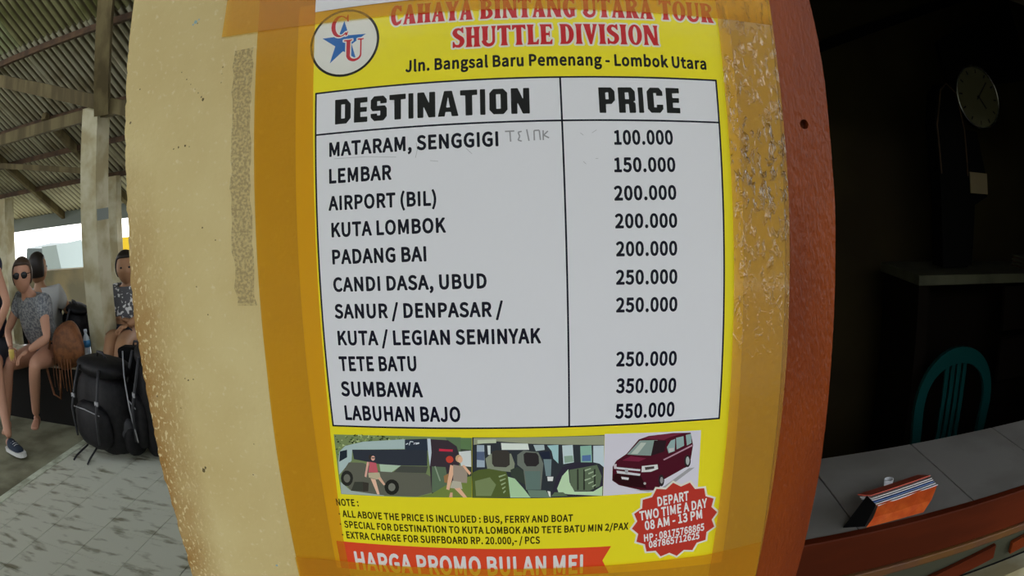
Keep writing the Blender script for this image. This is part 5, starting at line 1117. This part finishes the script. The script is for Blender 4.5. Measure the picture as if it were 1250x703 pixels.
# green plastic chair: arched back with slats
ch = empty('plastic_chair', (1.78, 2.1, 0), 'dark green plastic chair with an arched slatted back behind the counter', 'chair')
cxx, cy0 = 1.755, 1.88
def arch(t, r, h): return cxx + r * cos(t), h
b = MB(); n = 28; outer = []; inner = []
for k in range(n + 1):
    t = pi * k / n
    outer.append((cxx - .225 * cos(t) * (1 - .05 * sin(t)), .62 + .245 * sin(t) ** .8)); inner.append((cxx - .175 * cos(t), .62 + .180 * sin(t) ** .75))
outl = [(cxx - .205, .42)] + outer + [(cxx + .205, .42), (cxx + .16, .42)] + inner[::-1] + [(cxx - .16, .42)]
b.prism(outl, cy0, cy0 + .022); o = b.build('backrest', M_teal, ch, bevel=.006)
for dx in (-.068, -.034, 0, .034):
    MB().box(cxx + dx - .011, cxx + dx + .011, cy0 + .002, cy0 + .016, .43, .82 - abs(dx) * .2).build('slat', M_teal, ch, bevel=.003)
MB().box(cxx - .22, cxx + .22, cy0 - .42, cy0 + .02, .40, .43).build('seat', M_teal, ch, bevel=.01)
for sx in (-1, 1):
    for yy, dy in ((cy0 - .40, -.03), (cy0 + .0, .05)):
        MB().tube([(cxx + sx * .20, yy, .42), (cxx + sx * .235, yy + dy, 0)], [.026, .018], 8).build('leg', M_teal, ch)

# ------------------------------------------------------------------ far yard
ht = empty('kiosk', (-8.3, 9.2, 0), 'grey boxy kiosk standing outside beyond the low wall', 'kiosk')
b = MB(); b.face([(-8.62, 9.0, -.1), (-7.95, 9.0, -.1), (-7.98, 9.0, .90), (-8.42, 9.0, .93)]); b.face([(-8.62, 9.9, -.1), (-7.95, 9.9, -.1), (-7.98, 9.9, .90), (-8.42, 9.9, .93)])
b.face([(-8.62, 9.0, -.1), (-8.42, 9.0, .93), (-8.42, 9.9, .93), (-8.62, 9.9, -.1)]); b.face([(-8.42, 9.0, .93), (-7.98, 9.0, .90), (-7.98, 9.9, .90), (-8.42, 9.9, .93)])
b.build('wall', mat('kiosk_grey', (.07, .085, .085), .8), ht)
b = MB(); b.face([(-7.94, 9.0, -.1), (-7.36, 9.05, -.1), (-7.62, 9.05, .93), (-7.98, 9.0, .93)]); b.face([(-7.36, 9.05, -.1), (-7.3, 9.9, -.1), (-7.6, 9.9, .93), (-7.62, 9.05, .93)])
b.build('side_panel', mat('kiosk_pale', (.19, .225, .215), .8), ht)
ys = empty('sign', (-4.67, 7.2, 0), 'small yellow sign on a post beyond the low wall', 'sign')
MB().box(-4.92, -4.66, 7.20, 7.22, .80, 1.05).build('panel', M_yellow, ys); MB().box(-4.81, -4.77, 7.22, 7.26, -.1, 1.0).build('post', M_wood_dark, ys)

# ------------------------------------------------------------------ people on the ledge
def head(c, r, yaw, m_skin, name_parent, pitch=0):
    """head mesh with face; looks along -y turned by yaw"""
    M = Matrix.Rotation(yaw, 3, 'Z') @ Matrix.Rotation(pitch, 3, 'X')
    def fn(v):
        x, y, z = v; zz = z / (r * 1.22)
        if zz < 0: x *= 1 - .28 * zz * zz; y *= 1 - .12 * zz * zz
        if y < 0:
            y *= .95
            y -= r * .20 * math.exp(-((x / (r*.14)) ** 2 + ((z + r*.12) / (r*.26)) ** 2))       # nose
            y += r * .10 * (math.exp(-(((x - r*.38) / (r*.22)) ** 2 + ((z - r*.12) / (r*.16)) ** 2)) + math.exp(-(((x + r*.38) / (r*.22)) ** 2 + ((z - r*.12) / (r*.16)) ** 2)))
            y -= r * .06 * math.exp(-((x / (r*.30)) ** 2 + ((z + r*.60) / (r*.12)) ** 2))       # lips
            y -= r * .08 * math.exp(-((x / (r*.30)) ** 2 + ((z + r*1.0) / (r*.18)) ** 2))       # chin
        return Vector((x, y, z))
    b = MB(); b.ell(c, (r*.86, r, r*1.22), 28, 22, M, fn)
    for s in (-1, 1): b.ell(Vector(c) + M @ Vector((s*r*.86, r*.05, 0)), (r*.10, r*.20, r*.30), 8, 6, M)
    bm = b.bm; me = bpy.data.meshes.new('h'); bmesh.ops.recalc_face_normals(bm, faces=bm.faces); bm.to_mesh(me); bm.free(); return me, M
def hair(c, r, M, m, parent, name='hair', bun=False):
    def fn(v):
        x, y, z = v
        if y < -r*.25 and z < r*.55: y = -r*.25
        return Vector((x, y, max(z, -r*.75)))
    b = MB(); b.ell(Vector(c) + M @ Vector((0, r*.10, r*.14)), (r*1.0, r*1.06, r*1.25), 22, 16, M, fn)
    b.build(name, m, parent)
def eyes(c, r, M, parent):
    for s in (-1, 1):
        MB().ell(Vector(c) + M @ Vector((s*r*.36, -r*.80, r*.12)), (r*.12, r*.07, r*.08), 8, 6, M).build('eye', M_ink, parent)
def hand(w, d, n, s=1.0, side=1):
    """palm and five fingers from wrist w along d, palm normal n, curled"""
    w = Vector(w); d = Vector(d).normalized(); n = Vector(n).normalized(); t = d.cross(n).normalized() * side
    palm = w + d * .045 * s; knuck = w + d * .085 * s; out = []
    out.append(skin_mesh([[(tuple(w), (.024*s, .018*s)), (tuple(palm), (.036*s, .016*s)), (tuple(knuck), (.036*s, .013*s))]], 1))
    for i, L in enumerate((.070, .080, .074, .058)):
        a = knuck + t * (.026 - .0175 * i) * s - d * .012 * s
        q1 = a + d * L * .50 * s + n * .006 * s; q2 = q1 + d * L * .28 * s + n * .022 * s; q3 = q2 + d * L * .05 * s + n * .024 * s
        out.append(skin_mesh([[(tuple(a), .0085*s), (tuple(q1), .008*s), (tuple(q2), .0075*s), (tuple(q3), .0065*s)]], 1))
    a = w + d * .025 * s + t * .020 * s; q1 = a + t * .026 * s + d * .022 * s; q2 = q1 + d * .028 * s + t * .006 * s + n * .01 * s
    out.append(skin_mesh([[(tuple(a), .011*s), (tuple(q1), .010*s), (tuple(q2), .008*s)]], 1))
    return out
def lerp(a, b, t): return tuple(Vector(a).lerp(Vector(b), t))
def person(label, J, m_skin, m_top, m_bottom, m_hair, yaw=0, top_sleeve=.55, shorts_to=.6, shoe=None, female=False, group=None, pitch=0):
    """J: head neck chest hip shoulders elbows wrists hips knees ankles (index 0 = one side, 1 = other)"""
    root = empty('person', (J['hip'][0], J['hip'][1], 0), label, 'person', group)
    r = .098; hm, M = head(J['head'], r, yaw, m_skin, root, pitch)
    hd = Vector(J['head']); neck = J['neck']; chest = J['chest']; hip = J['hip']
    body = [[(hip, .122), (lerp(hip, chest, .5), .108), (chest, .122), (neck, .055), (tuple(hd + Vector((0, .015, -.05))), .053)]]
    for s in (0, 1):
        sh, el, wr = J['sh'][s], J['el'][s], J['wr'][s]; hj, kn, an = J['hj'][s], J['kn'][s], J['an'][s]
        body.append([(chest, .122), (sh, .054), (lerp(sh, el, .5), .046), (el, .038), (lerp(el, wr, .4), .037), (wr, .024)])
        body.append([(hip, .122), (hj, .095), (lerp(hj, kn, .5), .080), (kn, .058), (lerp(kn, an, .35), .056), (an, .036)])
    parts = [skin_mesh(body, 2), hm]
    for s in (0, 1):
        d = Vector(J['wr'][s]) - Vector(J['el'][s]); parts += hand(J['wr'][s], d, J.get('palm', (0, 0, -1)), .95, 1 if s else -1)
        an = Vector(J['an'][s]); fd = Vector(J.get('fd', (0, -1, 0))).normalized()
        parts.append(skin_mesh([[(tuple(an), .036), (tuple(an + Vector((0, 0, -.035)) - fd * .03), .034), (tuple(an + fd * .07 + Vector((0, 0, -.045))), (.040, .026)), (tuple(an + fd * .15 + Vector((0, 0, -.056))), (.042, .016))]], 2))
    joined('body', parts, m_skin, root)
    # clothes: shells a little thicker than the body, grown on the same joints
    W = .040
    top = [[(lerp(hip, chest, .12), .122 + W), (lerp(hip, chest, .5), .110 + W), (chest, .122 + W), (lerp(chest, neck, .80), (.075, .075))]]
    for s in (0, 1): top.append([(chest, .122 + W), (J['sh'][s], .054 + W * .9), (lerp(J['sh'][s], J['el'][s], top_sleeve), .046 + W * .6)])
    joined('shirt', [skin_mesh(top, 2)], m_top, root)
    sho = [[(lerp(hip, chest, .1), .136), (hip, .140)]]
    for s in (0, 1): sho.append([(hip, .140), (J['hj'][s], .112), (lerp(J['hj'][s], J['kn'][s], shorts_to), .092)])
    joined('shorts', [skin_mesh(sho, 2)], m_bottom, root)
    hair(J['head'], r, M, m_hair, root); eyes(J['head'], r, M, root)
    if shoe:
        for s in (0, 1):
            an = Vector(J['an'][s]); fd = Vector(J.get('fd', (0, -1, 0))).normalized()
            up = skin_mesh([[(tuple(an + Vector((0, 0, -.02)) - fd * .02), .046), (tuple(an + Vector((0, 0, -.04)) + fd * .04), (.050, .040)), (tuple(an + fd * .11 + Vector((0, 0, -.050))), (.048, .028)), (tuple(an + fd * .17 + Vector((0, 0, -.056))), (.044, .022))]], 2)
            so = joined('shoe', [up], shoe, root)
            q = Vector((fd.y, -fd.x, 0)); b = MB(); base = an + Vector((0, 0, -.088)); L = [(-.06, .026), (-.04, .040), (.05, .046), (.14, .048), (.19, .034), (.205, .012)]
            ptsL = [base + fd * a + q * w for a, w in L] + [base + fd * a - q * w for a, w in L[::-1]]
            lo = [b.bm.verts.new(p) for p in ptsL]; hi = [b.bm.verts.new(p + Vector((0, 0, .028))) for p in ptsL]
            b.bm.faces.new(lo); b.bm.faces.new(hi[::-1])
            for i in range(len(lo)): b.bm.faces.new((lo[i], lo[(i+1) % len(lo)], hi[(i+1) % len(lo)], hi[i]))
            b.build('sole', M_rubber, so)
            b = MB()
            for k in range(4):
                p = an + fd * (.035 + k * .022) + Vector((0, 0, -.008 - .006 * k)); b.tube([p + q * .024, p + Vector((0, 0, .006)), p - q * .024], .0032, 5)
            b.build('laces', M_rubber, so)
    return root, M
p2, M2 = person('seated person in a grey patterned t-shirt and sunglasses resting hands on the knee', dict(
    head=(-3.375, 3.30, 1.085), neck=(-3.385, 3.37, .945), chest=(-3.40, 3.43, .80), hip=(-3.46, 3.66, .52),
    sh=[(-3.225, 3.38, .88), (-3.565, 3.44, .89)], el=[(-3.15, 3.30, .66), (-3.64, 3.30, .70)], wr=[(-3.27, 3.16, .60), (-3.47, 3.14, .62)],
    hj=[(-3.34, 3.58, .49), (-3.56, 3.60, .49)], kn=[(-3.20, 3.14, .52), (-3.52, 3.12, .50)], an=[(-3.42, 3.27, .10), (-3.62, 3.06, .10)], fd=(.45, -.9, 0)),
    M_skin, M_tee, M_shorts, M_hair2, yaw=.55, shorts_to=.30)
hc = Vector((-3.375, 3.30, 1.085)); r = .098
sg_ = empty('sunglasses', tuple(hc), None, None); sg_.parent = p2; sg_.location = hc - Vector(p2.location)
for s in (-1, 1):
    MB().ell(hc + M2 @ Vector((s*r*.36, -r*.93, r*.12)), (r*.33, r*.08, r*.24), 12, 8, M2).build('lens', M_glass_dark, sg_)
    MB().tube([hc + M2 @ Vector((s*r*.66, -r*.85, r*.20)), hc + M2 @ Vector((s*r*.96, r*.05, r*.18))], .003, 6).build('temple', M_glass_dark, sg_)
cn = MB().lathe([(.022, 0), (.026, .07), (.024, .075), (.012, .075)], (-3.40, 3.07, .545), 12).build('drink_can', M_cover_yellow); tag(cn, 'small pale yellow drink can held above the knee of the seated person', 'can')

p1, _ = person('person in dark clothes and navy canvas shoes leaning forward at the left edge', dict(
    head=(-3.74, 2.96, 1.42), neck=(-3.70, 3.05, 1.27), chest=(-3.74, 3.16, 1.10), hip=(-4.02, 3.52, .56),
    sh=[(-3.46, 3.02, 1.215), (-3.86, 3.12, 1.20)], el=[(-3.305, 3.00, .95), (-3.95, 2.85, .95)], wr=[(-3.43, 2.90, .735), (-3.72, 2.72, .80)],
    hj=[(-3.90, 3.46, .53), (-4.12, 3.44, .53)], kn=[(-3.53, 2.98, .54), (-3.85, 2.92, .53)], an=[(-3.33, 2.76, .088), (-3.72, 2.66, .088)], fd=(.97, -.25, 0)),
    M_skin, M_tee_navy, M_shorts, M_hair, yaw=.4, top_sleeve=.30, shorts_to=.95, shoe=M_shoe)

p3, _ = person('dark haired person with back turned sitting behind the seated one in sunglasses', dict(
    head=(-3.66, 3.86, 1.07), neck=(-3.66, 3.86, .93), chest=(-3.64, 3.88, .78), hip=(-3.66, 4.0, .52),
    sh=[(-3.46, 3.90, .87), (-3.84, 3.86, .87)], el=[(-3.42, 4.05, .66), (-3.90, 4.02, .64)], wr=[(-3.50, 4.30, .60), (-3.80, 4.28, .60)],
    hj=[(-3.57, 4.08, .50), (-3.75, 4.08, .50)], kn=[(-3.54, 4.50, .50), (-3.80, 4.50, .50)], an=[(-3.54, 4.72, .10), (-3.80, 4.72, .10)], fd=(0, 1, 0)),
    M_skin2, M_tee_pale, M_shorts, M_hair, yaw=pi * .9)
p4, _ = person('dark haired person in a printed black top sitting beside the whitewashed post', dict(
    head=(-2.88, 4.20, 1.0), neck=(-2.88, 4.24, .87), chest=(-2.88, 4.25, .74), hip=(-2.88, 4.05, .53),
    sh=[(-2.70, 4.23, .82), (-3.06, 4.23, .82)], el=[(-2.64, 4.06, .68), (-3.10, 4.10, .68)], wr=[(-2.72, 3.90, .64), (-2.84, 4.02, .66)],
    hj=[(-2.78, 3.98, .52), (-2.96, 4.02, .52)], kn=[(-2.62, 3.62, .55), (-2.76, 3.68, .56)], an=[(-2.62, 3.42, .20), (-2.76, 3.42, .22)], fd=(.2, -1, 0)),
    M_skin2, M_tee_pat, M_shorts, M_hair, yaw=.5, shorts_to=.4)

# ------------------------------------------------------------------ luggage
def backpack(name, label, c, sx, sy, h, tilt, m, group=None, big=True):
    root = empty(name, (c[0], c[1], c[2]), label, 'backpack', group)
    M = Matrix.Rotation(tilt[2], 3, 'Z') @ Matrix.Rotation(tilt[0], 3, 'X') @ Matrix.Rotation(tilt[1], 3, 'Y'); C = Vector(c)
    P = lambda x, y, z: C + M @ Vector((x, y, z))
    def rb(x0, x1, y0, y1, z0, z1, name, mm_=m, e=3.2, parent=root, wob=.012):
        cx, cy, cz = (x0+x1)/2, (y0+y1)/2, (z0+z1)/2; a, b_, d = (x1-x0)/2, (y1-y0)/2, (z1-z0)/2
        def fn(v):
            q = [v[0], v[1], v[2]]; n = (abs(q[0])**e + abs(q[1])**e + abs(q[2])**e) ** (1/e); q = [t / n for t in q]
            w = 1 + wob * (sin(9*q[0] + 7*q[2]) + sin(11*q[1] - 8*q[2]))
            return Vector((q[0]*a*w, q[1]*b_*w, q[2]*d*w))
        b = MB(); b.ell(P(cx, cy, cz), (1, 1, 1), 24, 16, M, fn); return b.build(name, mm_, parent)
    rb(-sx/2, sx/2, -sy/2, sy/2, .01, h*.88, 'body')
    rb(-sx*.46, sx*.46, -sy*.50, sy*.46, h*.80, h, 'lid', e=2.6)
    fp = rb(-sx*.36, sx*.36, -sy*.72, -sy*.30, h*.10, h*.58, 'front_pocket', e=2.8)
    MB().tube([P(-sx*.28, -sy*.705, h*.50), P(0, -sy*.75, h*.52), P(sx*.28, -sy*.705, h*.50)], .004, 6).build('zip', M_buckle, fp)
    for s in (-1, 1):
        rb(s*sx*.50 - .05, s*sx*.50 + .05, -sy*.30, sy*.30, h*.08, h*.42, 'side_pocket', e=2.6)
        st_ = MB(); st_.tube([P(s*sx*.22, -sy*.50, h*.93), P(s*sx*.25, -sy*.62, h*.75), P(s*sx*.27, -sy*.78, h*.50), P(s*sx*.24, -sy*.76, h*.20)], [.011, .010, .010, .008], 7); so = st_.build('strap', M_strap, root)
        MB().box(-.016, .016, -.006, .006, -.012, .012, Matrix.Translation(P(s*sx*.262, -sy*.72, h*.62)) @ M.to_4x4()).build('buckle', M_buckle, so)
    MB().tube([P(-.05, -.02, h*.99), P(-.03, -.03, h*1.05), P(.03, -.03, h*1.05), P(.05, -.02, h*.99)], .009, 7).build('handle', M_strap, root)
    return root, P
bp1, P1 = backpack('backpack', 'large black travel backpack standing on the tiled floor against the seat ledge', (-2.50, 3.10, 0), .54, .30, .60, (-.06, .05, -.30), M_backpack)
for a, q, w in (((-2.66, 3.00), (-2.72, 2.90), (-2.70, 2.83)), ((-2.56, 2.98), (-2.58, 2.88), (-2.55, 2.80))):
    MB().tube([(a[0], a[1], .06), (q[0], q[1], .012), (w[0], w[1], .008)], .007, 6).build('loose_strap', M_strap, bp1)
bp2, P2 = backpack('backpack', 'black backpack with grey trim lines leaning beside the pillar', (-2.13, 3.16, 0), .34, .26, .68, (-.08, .10, -.75), M_backpack)
MB().ell(P2(-.02, -.24, .18), (.085, .05, .085), 16, 10).build('mesh_pouch', M_strap, bp2)
MB().tube([P2(-.12, -.19, .62), P2(-.02, -.215, .50), P2(.06, -.215, .33), P2(.11, -.19, .14)], .005, 6).build('piping', M_buckle, bp2)
sc_ = empty('suitcase', (-2.36, 3.43, 0), 'plain black upright suitcase behind the black backpacks', 'suitcase')
b = MB(); b.box(-2.50, -2.12, 3.36, 3.48, .03, .60); b.build('shell', M_black, sc_, bevel=.025)
for x in (-2.46, -2.16): MB().lathe([(.02, 0), (.025, .015), (.02, .03)], (x, 3.42, 0), 10).build('wheel', M_strap, sc_)
MB().tube([(-2.38, 3.42, .60), (-2.37, 3.42, .63), (-2.25, 3.42, .63), (-2.24, 3.42, .60)], .008, 6).build('handle', M_strap, sc_)

bb_, PB = backpack('rucksack', 'dark rucksack slumped on the ledge behind the seated people', (-3.40, 4.02, .42), .38, .22, .36, (-.1, .1, -.5), M_backpack)
br = empty('shoulder_bag', (-3.10, 3.45, .42), 'brown slouchy shoulder bag resting on the edge of the ledge', 'bag')
def slouch(v):
    x, y, z = v; return Vector((x * (1.1 - .9 * z), y + .02 * sin(30 * x), z + .012 * sin(26 * x)))
MB().ell((-3.09, 3.50, .57), (.155, .11, .165), 26, 18, None, slouch).build('body', M_bag_brown, br)
MB().tube([(-3.22, 3.42, .62), (-3.26, 3.36, .45), (-3.22, 3.36, .25), (-3.16, 3.37, .22), (-3.12, 3.38, .42)], .010, 7).build('strap', M_bag_brown, br)
for k in range(7):
    x = -3.20 + k * .033; MB().tube([(x, 3.395, .50), (x + .004, 3.375, .40), (x - .003 + .006 * (k % 2), 3.372, .30 - .02 * (k % 3))], .004, 5).build('tassel', M_bag_brown, br)

bt_ = empty('water_bottle', (-3.03, 3.70, .42), 'clear plastic water bottle with a blue label standing on the ledge', 'bottle')
MB().lathe([(.026, 0), (.031, .006), (.031, .05), (.029, .055), (.031, .06), (.031, .145), (.027, .165), (.013, .192), (.012, .205)], (-3.03, 3.70, .42), 18).build('body', M_bottle, bt_)
MB().lathe([(.0318, .10), (.0318, .150)], (-3.03, 3.70, .42), 18).build('label_band', M_blue, bt_)
MB().lathe([(.015, .203), (.015, .222), (.013, .224)], (-3.03, 3.70, .42), 14).build('cap', M_cap, bt_)
